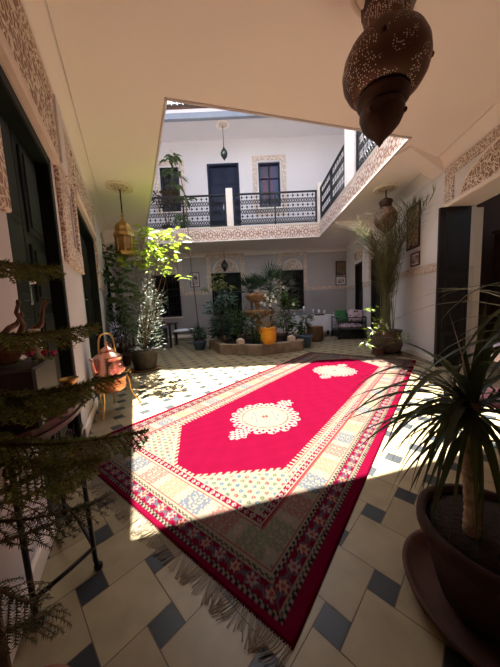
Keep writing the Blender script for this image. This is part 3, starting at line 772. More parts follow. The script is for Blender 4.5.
def kettle():
    r=root('kettle',(-1.66,2.86,.429),1.0); r.scale=(1,1,.93); tag(r,'polished copper kettle with a tall arched handle standing on the brazier','kettle')
    m=MB(); m.lathe([(.001,.002),(.135,.002),(.150,.012),(.156,.04),(.150,.19),(.146,.222),(.152,.230),(.148,.242),(.10,.285),(.075,.302),(.070,.315),(.001,.315)],n=36); m.build('body','copper',r)
    m=MB(); m.lathe([(.078,.310),(.080,.32),(.06,.342),(.03,.362),(.014,.375),(.012,.385),(.024,.402),(.012,.42),(.005,.432),(.001,.44)],n=24); m.build('lid','copper',r)
    m=MB(); m.tube([(-.13,-.03,.07),(-.18,-.045,.10),(-.19,-.05,.16),(-.195,-.055,.22),(-.215,-.06,.26)],[.030,.028,.022,.017,.019],10); m.build('spout','copper',r)
    m=MB(); P=[(.09*math.copysign(abs(math.cos(PI*i/14))**.6,math.cos(PI*i/14)),.0,.27+.26*math.sin(PI*i/14)**.62) for i in range(15)]
    m.tube(P,.010,8); 
    for s in (-1,1): m.lathe([(.001,-.02),(.016,-.012),(.016,.012),(.001,.02)],(s*.09,0,.275),8)
    m.build('handle','brass',r)
    m=MB(); m.lathe([(.001,0),(.05,0),(.06,.003),(.045,.006),(.02,.010),(.001,.010)],n=20,M=Matrix.Translation((.055,-.141,.09))@Matrix.Rotation(PI/2,4,'X')@Matrix.Scale(1,4)); m.build('embossed_boss','copper',r)
kettle()
# ------------------------------------------------------------------ half round console table on the left
TC=Vector((-.975,.985)); TR=.235; TZ=.78
def console():
    r=root('console_table',(TC.x,TC.y,0),ROTL); tag(r,'half-round console table with dark red top and scrolled black iron apron, against the left wall','table')
    # local x toward the camera, y into the room; flat back at y=-.02
    sh=.0
    arc=lambda R_,k=22,e=1.0:[(R_*e*math.cos(PI*i/k),-.01+R_*math.sin(PI*i/k)) for i in range(k+1)]
    m=MB(); m.prism(arc(TR,24,1.5),TZ-.03,TZ); m.build('table_top','table_red',r)
    m=MB(); m.prism(arc(TR+.008,24,1.5),TZ-.045,TZ-.03); m.build('top_moulding','wood_dark',r)
    m=MB(); a1=arc(TR-.015,24,1.5); 
    m.tube([(x,y,TZ-.055) for x,y in a1],.009,6); m.tube([(x,y,TZ-.165) for x,y in a1],.010,6)
    m.build('apron_rail','iron',r)
    for k in range(6):
        a=PI*(k+.5)/6; R0=TR-.015; m=MB(); c=Vector((R0*1.5*math.cos(a),-.01+R0*math.sin(a))); t=Vector((-math.sin(a)*1.5,math.cos(a))).normalized()
        for sg in (-1,1):
            P=[]
            for i in range(22):
                u=i/21; th=u*PI*3.2; rr=.034*(1-u*.8); P.append((c.x+t.x*sg*(.033-rr*math.cos(th)*1.0),c.y+t.y*sg*(.033-rr*math.cos(th)),TZ-.11+sg*rr*math.sin(th)))
            m.tube(P,.0045,5)
        m.build('scroll','iron',r)
    feet=[(.20,.05),(-.30,.05),(.068,.228)]
    for x,y in feet:
        m=MB(); m.tube([(x,y-.01,TZ-.05),(x*.97,y-.012,.45),(x,y-.005,.05),(x*1.02,y+.004,.004)],[.011,.010,.010,.012],8); m.lathe([(.001,0),(.018,.001),(.018,.02),(.010,.028),(.001,.028)],(x*1.02,y+.004,.0),10); m.build('leg','iron',r)
    m=MB(); m.tube([(.205,.05,.11),(.14,.14,.11),(.07,.225,.11)],.009,6); m.tube([(.07,.225,.11),(-.12,.14,.12),(-.305,.05,.11)],.008,6); m.build('stretcher','iron',r)
console()
def tl(x,y,z=TZ):   # console-local to world
    q=Matrix.Rotation(ROTL,2)@Vector((x,y)); return (TC.x+q.x,TC.y+q.y,z)
# driftwood bowl with branching horns
def driftbowl():
    r=root('driftwood_bowl',tl(.175,.06,TZ+BOX+.001),.3); r.scale=(.52,.52,.82); tag(r,'carved brown driftwood bowl with upturned branches, on the console table','bowl')
    m=MB(); m.lathe([(.001,.004),(.05,.004),(.06,.02),(.10,.06),(.135,.11),(.145,.125),(.135,.127),(.10,.085),(.05,.05),(.001,.045)],n=26,wob=lambda a,z:1+.08*math.sin(3*a+z*20)); m.build('bowl_body','drift',r)
    for P,R_ in (([(.04,.10,.10),(.11,.13,.13),(.16,.15,.17),(.175,.155,.235),(.19,.16,.26)],[.022,.020,.016,.013,.010]),
                 ([(-.02,-.06,.11),(.0,-.12,.15),(.03,-.15,.21),(.02,-.16,.28),(.03,-.17,.31)],[.024,.02,.018,.014,.011]),
                 ([(.08,.02,.12),(.12,.0,.17),(.10,-.02,.22),(.12,-.02,.26)],[.02,.016,.012,.010]),
                 ([(-.06,.09,.11),(-.04,.15,.15),(-.01,.2,.17),(.02,.21,.21)],[.02,.016,.014,.01])):
        m=MB(); m.tube(P,R_,8); m.ball(P[-1],R_[-1]*1.5,6); m.build('branch','drift',r)
BOX=.205
m=MB(); m.bev((.04,.015,0),(.29,.165,BOX-.001),.008); tag(m.build('wooden_box','wood_dark',loc=tl(0,0),rot=ROTL),'low dark wooden box on the console, under the bowl and the pink flowers','box')
driftbowl()
def bunch():
    r=root('flower_bunch',tl(.175,.13,TZ+BOX),0); r.scale=(.85,.85,1.0); tag(r,'bunch of pink cloth roses lying at the foot of the white candle','flowers')
    for c in ((0,0,.03),(.045,.01,.025),(-.04,.015,.03),(.02,-.03,.028),(-.02,-.035,.05),(.075,.02,.02)):
        m=MB()
        for k in range(16):
            a=k*2.4; e=.2+.05*k
            d=Vector((math.cos(a)*math.cos(e),math.sin(a)*math.cos(e),math.sin(e))); m.leaf(Vector(c)-d*.003,d,.026,.024,-.8,fold=.4,seg=2)
        m.build('blossom','flower_pink',r)
    m=MB()
    for k in range(9): a=k*.7; m.leaf((.03*math.cos(a),.03*math.sin(a),.012),(math.cos(a),math.sin(a),.25),.06,.025,.5)
    m.build('leaves','leaf_mid',r)
bunch()
m=MB(); m.lathe([(.001,0),(.019,0),(.019,.115),(.016,.12),(.003,.118),(.002,.13),(.001,.13)],tl(.115,.13,TZ+BOX),14); tag(m.build('pillar_candle','wax'),'slim white pillar candle standing beside the pink flowers on the console','candle')
m=MB(); m.lathe([(.001,0),(.03,0),(.02,.012),(.014,.03),(.03,.05),(.042,.07),(.040,.072),(.02,.052),(.001,.05)],tl(-.12,.17),16); tag(m.build('brass_cup','brass'),'small brass cup catching the light near the right end of the console','cup')
m=MB(); m.lathe([(.001,0),(.028,0),(.036,.02),(.034,.04),(.026,.05),(.024,.048),(.03,.03),(.001,.02)],tl(-.03,.215),16); tag(m.build('copper_cup','copper'),'small copper cup at the right tip of the console table','cup')
m=MB(); m.lathe([(.001,0),(.04,0),(.07,.022),(.075,.03),(.07,.03),(.03,.012),(.001,.01)],tl(.0,.06,TZ),20); tag(m.build('metal_dish','silver'),'shallow grey metal dish on the console behind the candle','dish')
mk('copper_brown',(.075,.036,.024),.5,metal=.5,var=.5,vs=6,bump=.4,bs=30)
# ------------------------------------------------------------------ lanterns and ceiling roses
def rosette(name,x,y,z,R_,label,n=32,oct_=False):
    r=root(name,(x,y,z),0); struct(r,label)
    m=MB(); k=8 if oct_ else n
    m.lathe([(R_*.80,-.001),(R_,-.001),(R_,-.02),(R_*.93,-.035),(R_*.86,-.03),(R_*.82,-.02)],n=k,smooth=False); m.build('plaster_ring','cream_trim',r)
    m=MB(); m.lathe([(R_*.84,-.018),(R_*.5,-.022),(R_*.2,-.03),(R_*.12,-.05),(.001,-.05)],n=k); m.build('plaster_ornament','stucco_small',r)
def lantern(loc,tilt=0):
    r=root('moorish_lantern',loc,(0,tilt,0)); return r
rosette('trim_17',1.07,1.99,H0,.25,'round carved plaster ceiling rose above the nearest lantern')
r=root('hanging_lantern',(1.005,1.955,2.265),(0,math.radians(3.4),0)); tag(r,'huge pear-shaped pierced copper lantern hanging nearest, at the top of the view','lantern')
m=MB(); m.lathe([(.001,0),(.010,.012),(.035,.05),(.085,.10),(.125,.15),(.147,.205),(.147,.24),(.140,.265)],n=40); m.build('tip','copper_brown',r)
m=MB(); m.lathe([(.140,.262),(.152,.275),(.170,.30),(.176,.318),(.166,.335),(.160,.345)],n=40); m.build('collar','copper_brown',r)
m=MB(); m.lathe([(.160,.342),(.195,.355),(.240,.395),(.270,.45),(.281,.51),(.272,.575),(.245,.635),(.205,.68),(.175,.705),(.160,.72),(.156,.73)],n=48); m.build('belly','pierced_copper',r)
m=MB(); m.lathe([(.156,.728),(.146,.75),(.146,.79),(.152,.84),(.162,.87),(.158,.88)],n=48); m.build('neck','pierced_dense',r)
m=MB()
for k in range(14):
    a=2*PI*k/14; b=2*PI*(k+1)/14; P=[]
    vs=[(.162*math.cos(a),.162*math.sin(a),.865),(.162*math.cos(b),.162*math.sin(b),.865),(.172*math.cos(b),.172*math.sin(b),.895),(.180*math.cos((a+b)/2),.180*math.sin((a+b)/2),.925),(.172*math.cos(a),.172*math.sin(a),.895)]
    m.raw(vs,[(0,1,2,3,4)])
m.build('scalloped_crown','copper_brown',r)
m=MB(); m.lathe([(.156,.87),(.12,.96),(.06,1.02),(.02,1.04),(.02,1.06),(.001,1.06)],n=32); m.build('cap','copper_brown',r)
m=MB(); m.tube([(0,0,1.05),(0,0,1.125)],.012,8); m.build('hanging_rod','iron',r)
for a in (-.35,1.9,4.2):
    m=MB(); m.ball((.278*math.cos(a),.278*math.sin(a),.53),.020,8); m.build('knob','copper_brown',r)
for a in (-.6,1.6,3.7):
    m=MB(); m.ball((.145*math.cos(a),.145*math.sin(a),.20),.017,8); m.build('knob','copper_brown',r)
mk('glass_light',(.25,.28,.30),.1,metal=.2)
mk('stone_cream',(.62,.48,.38),.7,var=.2,vs=10)
mk('amber_glass',(.30,.17,.05),.12,trans=.3,spec=.5)
# brass lantern, left
rosette('trim_18',-2.22,4.75,H0,.24,'octagonal plaster ceiling rose above the brass lantern on the left',oct_=True)
def brass_lantern(loc,mat_metal,label,sc=1.0,top=.0):
    r=root('hanging_lantern',loc,0); r.scale=(sc,sc,sc); tag(r,label,'lantern')
    m=MB(); m.tube([(0,0,0),(0,0,-.45)],.012,6); m.build('hanging_rod','iron',r)
    m=MB(); m.lathe([(.001,-.42),(.02,-.43),(.03,-.46),(.018,-.49),(.03,-.53),(.05,-.56),(.10,-.60),(.145,-.66),(.155,-.72),(.150,-.76),(.17,-.78),(.17,-.79)],n=8,smooth=False); m.build('dome',mat_metal,r)
    for k in range(8):
        a=PI/8+2*PI*k/8; x,y=.155*math.cos(a),.155*math.sin(a); m=MB(); m.tube([(x,y,-.79),(x,y,-1.12)],.012,6); m.build('corner_bar',mat_metal,r)
    m=MB()
    for k in range(8):
        a=2*PI*(k+.5)/8-PI/8+PI/8; b=a+2*PI/8
        a=PI/8+2*PI*k/8; b=a+2*PI/8; R_=.152
        vs=[(R_*math.cos(a),R_*math.sin(a),-1.10),(R_*math.cos(b),R_*math.sin(b),-1.10),(R_*math.cos(b),R_*math.sin(b),-.80),(R_*math.cos(a),R_*math.sin(a),-.80)]; m.raw(vs,[(0,1,2,3)])
    m.build('glass_panes','amber_glass',r)
    m=MB(); m.lathe([(.17,-1.10),(.175,-1.13),(.15,-1.16),(.10,-1.18),(.05,-1.19),(.001,-1.19)],n=8,smooth=False); m.build('tray',mat_metal,r)
    m=MB(); m.lathe([(.15,-.80),(.175,-.79),(.19,-.83),(.16,-.85),(.152,-.82)],n=8,smooth=False); m.build('scalloped_band',mat_metal,r)
brass_lantern((-2.22,4.75,H0-.04),'old_brass','octagonal brass lantern with amber glass hanging under the left gallery')
rosette('trim_19',2.857,5.28,H0,.23,'round plaster ceiling rose above the dry palm on the right')
r=root('hanging_lantern',(2.857,5.28,H0-.04),0); tag(r,'dark pierced metal lantern hanging behind the dry palm fronds','lantern')
m=MB(); m.tube([(0,0,0),(0,0,-.18)],.012,6); m.build('hanging_rod','iron',r)
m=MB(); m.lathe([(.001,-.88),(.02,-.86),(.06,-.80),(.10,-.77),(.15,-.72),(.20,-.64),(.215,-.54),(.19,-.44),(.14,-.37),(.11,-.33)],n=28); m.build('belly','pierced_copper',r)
m=MB(); m.lathe([(.11,-.33),(.105,-.28),(.13,-.24),(.12,-.20),(.04,-.16),(.001,-.15)],n=28); m.build('neck','copper_brown',r)
rosette('trim_20',-.64,9.6,HU,.24,'round plaster ceiling rose on the upper gallery ceiling')
def small_lantern(loc,label,drop=.55):
    r=root('hanging_lantern',loc,0); tag(r,label,'lantern')
    m=MB(); m.tube([(0,0,0),(0,0,-drop)],.012,6); m.build('hanging_rod','iron',r); z=-drop
    m=MB(); m.lathe([(.001,z+.04),(.03,z),(.05,z-.05),(.09,z-.10),(.10,z-.13)],n=12); m.build('dome','iron',r)
    m=MB(); m.lathe([(.095,z-.13),(.115,z-.20),(.10,z-.28)],n=12); m.build('glass_body','mirror_pane',r)
    m=MB(); m.lathe([(.105,z-.27),(.11,z-.29),(.06,z-.36),(.02,z-.42),(.001,z-.45)],n=12); m.build('tip','iron',r)
    for k in range(6):
        a=2*PI*k/6; m=MB(); m.tube([(.10*math.cos(a),.10*math.sin(a),z-.12),(.12*math.cos(a),.12*math.sin(a),z-.20),(.105*math.cos(a),.105*math.sin(a),z-.28)],.007,4); m.build('corner_bar','iron',r)
small_lantern((-.64,9.6,HU-.04),'small black lantern hanging from the upper gallery ceiling in front of the blue door',.72)
small_lantern((-.85,9.75,H0-.01),'small dark lantern hanging before the arched door below the balcony',.42)
# ------------------------------------------------------------------ pictures
def picture(w,h,loc,rot,fr,art,label,mat_=0,fw=.03,tilt=0):
    r=root('picture_frame',loc,rot); tag(r,label,'picture')
    m=MB(); t=.025
    m.bev((0,.003,0),(fw,t,h),.004); m.bev((w-fw,.003,0),(w,t,h),.004); m.bev((fw,.003,h-fw),(w-fw,t,h),.004); m.bev((fw,.003,0),(w-fw,t,fw),.004); m.build('frame',fr,r)
    if mat_: m=MB(); m.box((fw,.006,fw),(w-fw,.012,h-fw)); m.build('mount','paper',r)
    q=fw+mat_; m=MB(); m.box((q,.006,q),(w-q,.016,h-q)); m.build('print',art,r)
picture(.38,.58,(-1.96,YB,2.06),ROTB,'frame_black','art_photo','black framed print on the back wall between the left window and the arched door',.05)
picture(.40,.55,(4.00,YB-.03,2.28),ROTB,'frame_black','art_green','dark green framed painting in the back right corner, above the smaller white-mounted picture')
picture(.43,.36,(4.02,YB-.03,1.87),ROTB,'frame_black','art_photo','small picture with white mount hanging under the dark green painting',.06)
picture(.50,.85,rw(.52,0,2.18),ROTR,'frame_black','art_gold','tall black framed ochre relief panel on the right wall behind the palm',0,.045)
picture(.34,.27,rw(.50,0,1.82),ROTR,'frame_wood','art_photo','small wooden framed picture below the tall ochre panel on the right wall',.03,.03)
# ------------------------------------------------------------------ fountain
FC=(.26,7.20)
def fountain():
    r=root('fountain',(FC[0],FC[1],0),0); tag(r,'tiered terracotta fountain in a low star-shaped stone planter in the middle of the courtyard','fountain')
    R0=1.46; star=[]
    for k in range(16):
        a=2*PI*k/16+PI/8*0; rr=R0 if k%2==0 else R0*.90
        star.append((rr*math.cos(a),rr*math.sin(a)))
    inn=[(x*.86,y*.86) for x,y in star]
    m=MB(); n=16
    vs=[(x,y,0) for x,y in star]+[(x,y,.25) for x,y in star]+[(x,y,.25) for x,y in inn]+[(x,y,.16) for x,y in inn]
    fs=[]
    for i in range(n):
        j=(i+1)%n; fs+=[(i,j,n+j,n+i),(n+i,n+j,2*n+j,2*n+i),(2*n+i,2*n+j,3*n+j,3*n+i)]
    m.raw(vs,fs); m.build('planter_wall','stone_pink',r)
    m=MB(); vs=[(x,y,.17) for x,y in inn]; m.face(vs); m.build('soil','soil',r)
    m=MB(); m.lathe([(.22,.16),(.20,.30),(.11,.40),(.09,.62),(.13,.78),(.13,.80),(.08,.92),(.07,1.10),(.10,1.25),(.09,1.30),(.06,1.42),(.05,1.46),(.001,1.47)],n=20); m.build('column','terracotta_light',r)
    for z,R_ in ((.93,.47),(1.38,.34)):
        m=MB(); m.lathe([(.10,z-.12),(.30*R_/.5,z-.09),(.42*R_/.5,z-.02),(R_*.97,z+.06),(R_,z+.12),(R_*.97,z+.125),(R_*.9,z+.06),(R_*.5,z-.02),(.10,z-.04)],n=40,wob=lambda a,zz,R_=R_:1+.035*math.cos(16*a)); m.build('basin','terracotta_light',r)
    m=MB(); m.lathe([(.001,1.46),(.05,1.47),(.06,1.51),(.03,1.56),(.001,1.58)],n=14); m.build('finial','terracotta_light',r)
fountain()
def cube_candle(x,y,z,label):
    r=root('candle_holder',(x,y,z),.4); tag(r,label,'candle holder','square candle holders on the planter rim')
    m=MB(); m.bev((-.08,-.08,0),(.08,.08,.13),.015); m.build('holder','stone_cream',r); m=MB(); m.lathe([(.001,.131),(.05,.131),(.05,.150),(.001,.150)],n=12); m.build('wax','wax',r)
cube_candle(-.24,6.02,.251,'cream square candle holder on the planter rim left of the yellow pot')
cube_candle(1.03,6.22,.251,'cream square candle holder on the planter rim right of the yellow pot')
# ------------------------------------------------------------------ table and bench, back left
r=root('low_table',(-3.0,7.95,0),.02); tag(r,'dark wooden table at the back left beside the cushioned bench','table')
m=MB(); m.bev((-.65,-.40,.71),(.62,.40,.75),.01); m.build('table_top','wood_dark',r)
for x in (-.58,.55):
    for y in (-.34,.34): m=MB(); m.bev((x-.03,y-.03,0),(x+.03,y+.03,.715),.006); m.build('leg','wood_dark',r)
m=MB(); m.bev((-.5,-.30,.05),(.30,.30,.60),.02); tag(m.build('dark_chest','black_door',loc=(-3.02,7.95,0)),'black wooden chest tucked under the table at the back left','chest')
r=root('bench',(-2.18,8.35,0),.08); tag(r,'low black iron bench with a white cushion by the dark table','bench')
for x in (-.30,.34):
    for y in (-.2,.2): m=MB(); m.tube([(x,y,0),(x,y,.40)],.014,6); m.build('leg','iron',r)
m=MB()
for y in (-.2,.2): m.tube([(-.34,y,.40),(.38,y,.40)],.014,6); m.tube([(-.34,y,.15),(.38,y,.15)],.010,6)
for x in (-.34,.38): m.tube([(x,-.2,.40),(x,.2,.40)],.012,6)
m.build('seat_frame','iron',r)
def cushion_mb(w,d,h,z0=0):
    m=MB(); nx,ny=10,8; vs=[];top=[];
    def hh(u,v): return h*(1-abs(u)**4)**.5*(1-abs(v)**4)**.5
    for sgn in (1,-1):
        base=len(vs)
        for j in range(ny+1):
            for i in range(nx+1):
                u=-1+2*i/nx; v=-1+2*j/ny; vs.append((u*w/2,v*d/2,z0+h/2+sgn*hh(u,v)/2))
        fs=[]
        for j in range(ny):
            for i in range(nx):
                a=base+j*(nx+1)+i; q=(a,a+1,a+nx+2,a+nx+1); top.append(q if sgn>0 else q[::-1])
    m.raw(vs,top,True); return m
cushion_mb(.74,.46,.12,.405).build('seat_cushion','cloth_white',r)
m=MB(); m.lathe([(.001,0),(.04,0),(.05,.05),(.045,.10),(.04,.10),(.04,.02),(.001,.02)],(-3.05,7.72,.75),14); tag(m.build('teal_cup','teal'),'teal cup standing on the dark table at the back left','cup')
r=root('flower_vase',(-2.68,7.85,.75),0); tag(r,'tiny red flower in a small vase on the dark table','vase')
m=MB(); m.lathe([(.001,0),(.03,0),(.035,.05),(.018,.09),(.022,.10),(.001,.10)],n=12); m.build('vase_body','red_glaze',r); m=MB(); m.tube([(0,0,.09),(.01,0,.17)],.004,5); m.ball((.01,0,.18),.02,6); m.build('flower','flower_pink',r)
# ------------------------------------------------------------------ dining table with cloth, back right
r=root('dining_table',(1.98,9.05,0),0); tag(r,'long dining table draped with a white cloth in front of the back window','table')
for x in (-.95,.95):
    for y in (-.28,.28): m=MB(); m.bev((x-.03,y-.03,0),(x+.03,y+.03,.72),.006); m.build('leg','wood_dark',r)
m=MB(); m.bev((-1.0,-.34,.70),(1.0,.34,.735),.01); m.build('table_top','wood_dark',r)
m=MB(); n=96; per=[]
for k in range(n):
    t=k/n*4; e=int(t); f=t-e
    x,y=[(-1+2*f,-1),(1,-1+2*f),(1-2*f,1),(-1,1-2*f)][e]; per.append((x*1.02,y*.36))
vs=[];rows=6
for j in range(rows+1):
    for k,(x,y) in enumerate(per):
        z=.745-.52*j/rows; o_=(.012+.020*j/rows*math.sin(k*1.35)*1.0+.03*j/rows); l=math.hypot(x/1.02,y/.36); 
        nx=(1 if abs(x)>1.01 else 0)*math.copysign(1,x); ny=(1 if abs(y)>.355 else 0)*math.copysign(1,y)
        vs.append((x+nx*o_,y+ny*o_,z))
fs=[(j*n+k,j*n+(k+1)%n,(j+1)*n+(k+1)%n,(j+1)*n+k) for j in range(rows) for k in range(n)]+[tuple(range(n))]
m.raw(vs,fs,False); o=m.build('tablecloth','cloth_white',loc=(1.98,9.05,0)); tag(o,'white tablecloth hanging over the long dining table','tablecloth')
def goblet(x,y,h,label,mat='silver'):
    m=MB(); m.lathe([(.001,0),(.045,0),(.04,.008),(.01,.02),(.009,h*.45),(.03,h*.55),(.05,h*.75),(.045,h),(.042,h),(.045,h*.76),(.001,h*.56)],(x,y,.747),14)
    tag(m.build('goblet',mat),label,'goblet','goblets on the dining table')
goblet(1.95,8.9,.34,'tall silver goblet standing highest on the white tablecloth')
goblet(1.62,8.95,.16,'short silver goblet left of the tall one on the dining table')
goblet(2.28,8.9,.22,'silver goblet just right of the tall one on the dining table')
goblet(2.50,9.0,.20,'silver goblet second from the right end of the dining table')
goblet(2.68,8.9,.17,'small silver goblet nearest the right end of the dining table')
m=MB(); m.lathe([(.001,0),(.10,0),(.17,.03),(.18,.045),(.16,.04),(.08,.015),(.001,.012)],(1.35,8.95,.747),20); tag(m.build('serving_dish','silver'),'round dark metal dish at the left part of the dining table','dish')
m=MB(); m.bev((2.30,8.73,.747),(2.62,8.82,.79),.01); tag(m.build('serving_tray','black_door'),'small black tray near the front edge of the dining table','tray')
r=root('wicker_pouf',(2.04,7.80,0),0); tag(r,'round brown wicker basket stool in front of the dining table','stool')
m=MB(); m.lathe([(.001,.0),(.22,.0),(.25,.05),(.25,.38),(.24,.42),(.001,.42)],n=28,wob=lambda a,z:1+.012*math.cos(28*a)); m.build('basket_body','wicker',r)
m=MB(); m.lathe([(.001,.421),(.23,.421),(.255,.43),(.25,.455),(.20,.47),(.001,.475)],n=28); m.build('seat_top','wicker',r)
# ------------------------------------------------------------------ sofa at the back right
r=root('sofa',(3.22,8.15,0),-.06); tag(r,'black wrought iron sofa with floral cushions in the back right corner','sofa')
m=MB()
for x in (-.42,.42):
    m.tube([(x,-.38,.003),(x,-.38,.68),(x,.36,.72),(x,.40,.003)],.018,6)
    for q in range(3): m.tube([(x,-.38,.3+.12*q),(x,.38,.3+.12*q)],.008,5)
for y in (-.38,.40):
    m.tube([(-.42,y,.30),(.42,y,.30)],.016,6); m.tube([(-.42,y,.68),(.42,y,.68)],.016,6)
for k in range(5):
    x=-.32+.16*k; m.tube([(x+.055*math.cos(t*.6),-.385,.50+.10*math.sin(t*.6)) for t in range(11)],.008,5)
m.build('iron_frame','iron',r)
m=MB(); m.bev((-.40,-.36,.04),(.40,.38,.28),.03); m.build('base_box','black_door',r)
cushion_mb(.80,.72,.18,.30).build('seat_cushion','cushion_pattern',r)
o=cushion_mb(.80,.46,.16).build('back_cushion','cushion_pattern',r,loc=(0,.26,.62),rot=(math.radians(72),0,0))
def pillow(label,mat,loc,rot,w=.42,h=.40): tag(cushion_mb(w,h,.15).build('cushion',mat,loc=loc,rot=rot),label,'cushion')
pillow('green patterned cushion leaning at the left end of the sofa','cushion_green',(2.98,8.18,.70),(math.radians(70),0,.1))
pillow('patterned pink and white cushion on the right part of the sofa','cushion_pattern',(3.44,8.12,.70),(math.radians(70),.1,-.1))
# ------------------------------------------------------------------ bed/seat at the far left
r=root('armchair',(-3.95,7.2,0),.9); tag(r,'pale cushioned armchair mostly hidden behind the tall potted plant on the left','chair')
m=MB()
for x in (-.3,.3):
    for y in (-.28,.28): m.bev((x-.03,y-.03,0),(x+.03,y+.03,.35),.005)
m.bev((-.33,-.32,.30),(.33,.32,.36),.01); m.bev((-.33,.26,.35),(.33,.32,.85),.01); m.build('frame','wood_dark',r)
cushion_mb(.6,.56,.16,.36).build('seat_cushion','cloth_lilac',r); cushion_mb(.6,.46,.14).build('back_cushion','cloth_lilac',r,loc=(0,.22,.66),rot=(math.radians(80),0,0))
# ------------------------------------------------------------------ right: cloth-topped table and iron chair behind the dracaena
r=root('round_table',(2.30,1.74,0),0); tag(r,'round iron garden table under a lilac cloth, at the right edge behind the spiky plant','table')
m=MB(); m.lathe([(.001,.72),(.40,.72),(.405,.735),(.40,.745),(.001,.745)],n=32); m.build('table_top','iron',r)
for a in (.6,2.2,3.75,5.3):
    m=MB(); m.tube([(.08*math.cos(a),.08*math.sin(a),.72),(.10*math.cos(a),.10*math.sin(a),.45),(.28*math.cos(a),.28*math.sin(a),.10),(.36*math.cos(a),.36*math.sin(a),.008)],.012,6); m.ball((.36*math.cos(a),.36*math.sin(a),.018),.017,6); m.build('leg','iron',r)
m=MB(); m.lathe([(.001,.751),(.41,.751),(.425,.745),(.43,.70),(.44,.64)],n=60,wob=lambda a,z:1+(.75-z)*.35*math.cos(10*a)); o=m.build('tablecloth','cloth_lilac',loc=(2.30,1.74,0)); tag(o,'short lilac cloth on the round garden table at the right edge','tablecloth')
r=root('garden_chair',(1.60,1.66,0),2.6); tag(r,'wrought iron chair with a pink floral seat pad behind the dracaena trunk','chair')
for x,y in ((-.22,-.22),(.22,-.22),(-.2,.2),(.2,.2)):
    m=MB(); m.tube([(x*.9,y*.9,.44),(x*.85,y*.85,.25),(x*1.2,y*1.2,.03),(x*1.25,y*1.25,.014)],.010,6); m.ball((x*1.25,y*1.25,.018),.017,6); m.build('leg','iron',r)
m=MB(); m.tube([(.21*math.cos(t*PI/10),.21*math.sin(t*PI/10),.44) for t in range(21)],.011,6); m.tube([(.15*math.cos(t*PI/10),.15*math.sin(t*PI/10),.22) for t in range(21)],.007,6); m.build('seat_ring','iron',r)
m=MB(); m.tube([(-.19,.12,.44),(-.20,.20,.62),(-.16,.23,.78),(0,.24,.85),(.16,.23,.78),(.20,.20,.62),(.19,.12,.44)],.010,8)
for s in (-1,1): m.tube([(s*.02,.235,.84),(s*.09,.23,.72),(s*.05,.22,.62),(s*.01,.22,.58),(s*.04,.21,.50),(s*.10,.17,.44)],.007,6)
m.build('backrest','iron',r)
m=MB(); m.lathe([(.001,.452),(.19,.452),(.21,.47),(.19,.492),(.10,.50),(.001,.50)],n=28); m.build('seat_pad','cushion_pink',r)
# ------------------------------------------------------------------ furniture in the room beyond
r=root('glazed_cabinet',(4.95,4.62,0),PI); tag(r,'tall dark cabinet with small glass panes inside the room on the right','cabinet')
m=MB(); m.bev((-.9,-.0,0),(.5,.2,2.25),.01); m.bev((-.93,-.02,2.25),(.53,.26,2.30),.008); m.build('body','wood_dark',r)
m=MB(); m.bev((.12,.2,1.75),(.42,.23,2.2),.005); d_=m.build('door','wood_dark',r)
m=MB()
for i in range(2):
    for j in range(4): m.box((.15+i*.13,.225,1.78+j*.105),(.25+i*.13,.236,1.86+j*.105))
m.build('pane','glass_light',d_)
m=MB(); m.bev((-.8,.2,.1),(.0,.235,1.3),.01); m.build('glass_door','mirror_pane',r)
m=MB(); m.bev((-.72,.21,1.96),(-.12,.245,2.05),.004); m.build('label_strip','label_pink',r)
m=MB(); m.lathe([(.001,0),(.09,0),(.12,.06),(.10,.10),(.001,.10)],(4.65,4.52,2.31),16); tag(m.build('metal_bowl','silver'),'small metal bowl on top of the dark cabinet','bowl')
DENS=2.4
mk_leaf('leaf_pale',(.16,.20,.05),(.26,.28,.09),.4,.35)  # pale yellow-green leaves of the young tree
mk_leaf('leaf_dull',(.045,.075,.03),(.10,.14,.05),.45,.2)
mk('pot_red',(.30,.12,.08),.75,var=.25,vs=6)
# ------------------------------------------------------------------ plants
def pot(r,prof,mat='terracotta',soil_r=None,soil_z=None,n=28,name='pot'):
    m=MB(); m.lathe(prof,n=n); m.build(name,mat,r)
    if soil_r: m=MB(); m.lathe([(soil_r,soil_z-.01),(soil_r*.6,soil_z),(.001,soil_z+.008)],n=n); m.build('soil','soil',r)
def simple_pot(R_,h): return [(.001,.002),(R_*.68,.002),(R_*.74,.03),(R_*.95,h*.8),(R_*.97,h*.82),(R_*1.06,h*.83),(R_*1.06,h),(R_*.93,h),(R_*.88,h*.85),(.001,h*.82)]
def rv(a,e): return Vector((math.cos(a)*math.cos(e),math.sin(a)*math.cos(e),math.sin(e)))
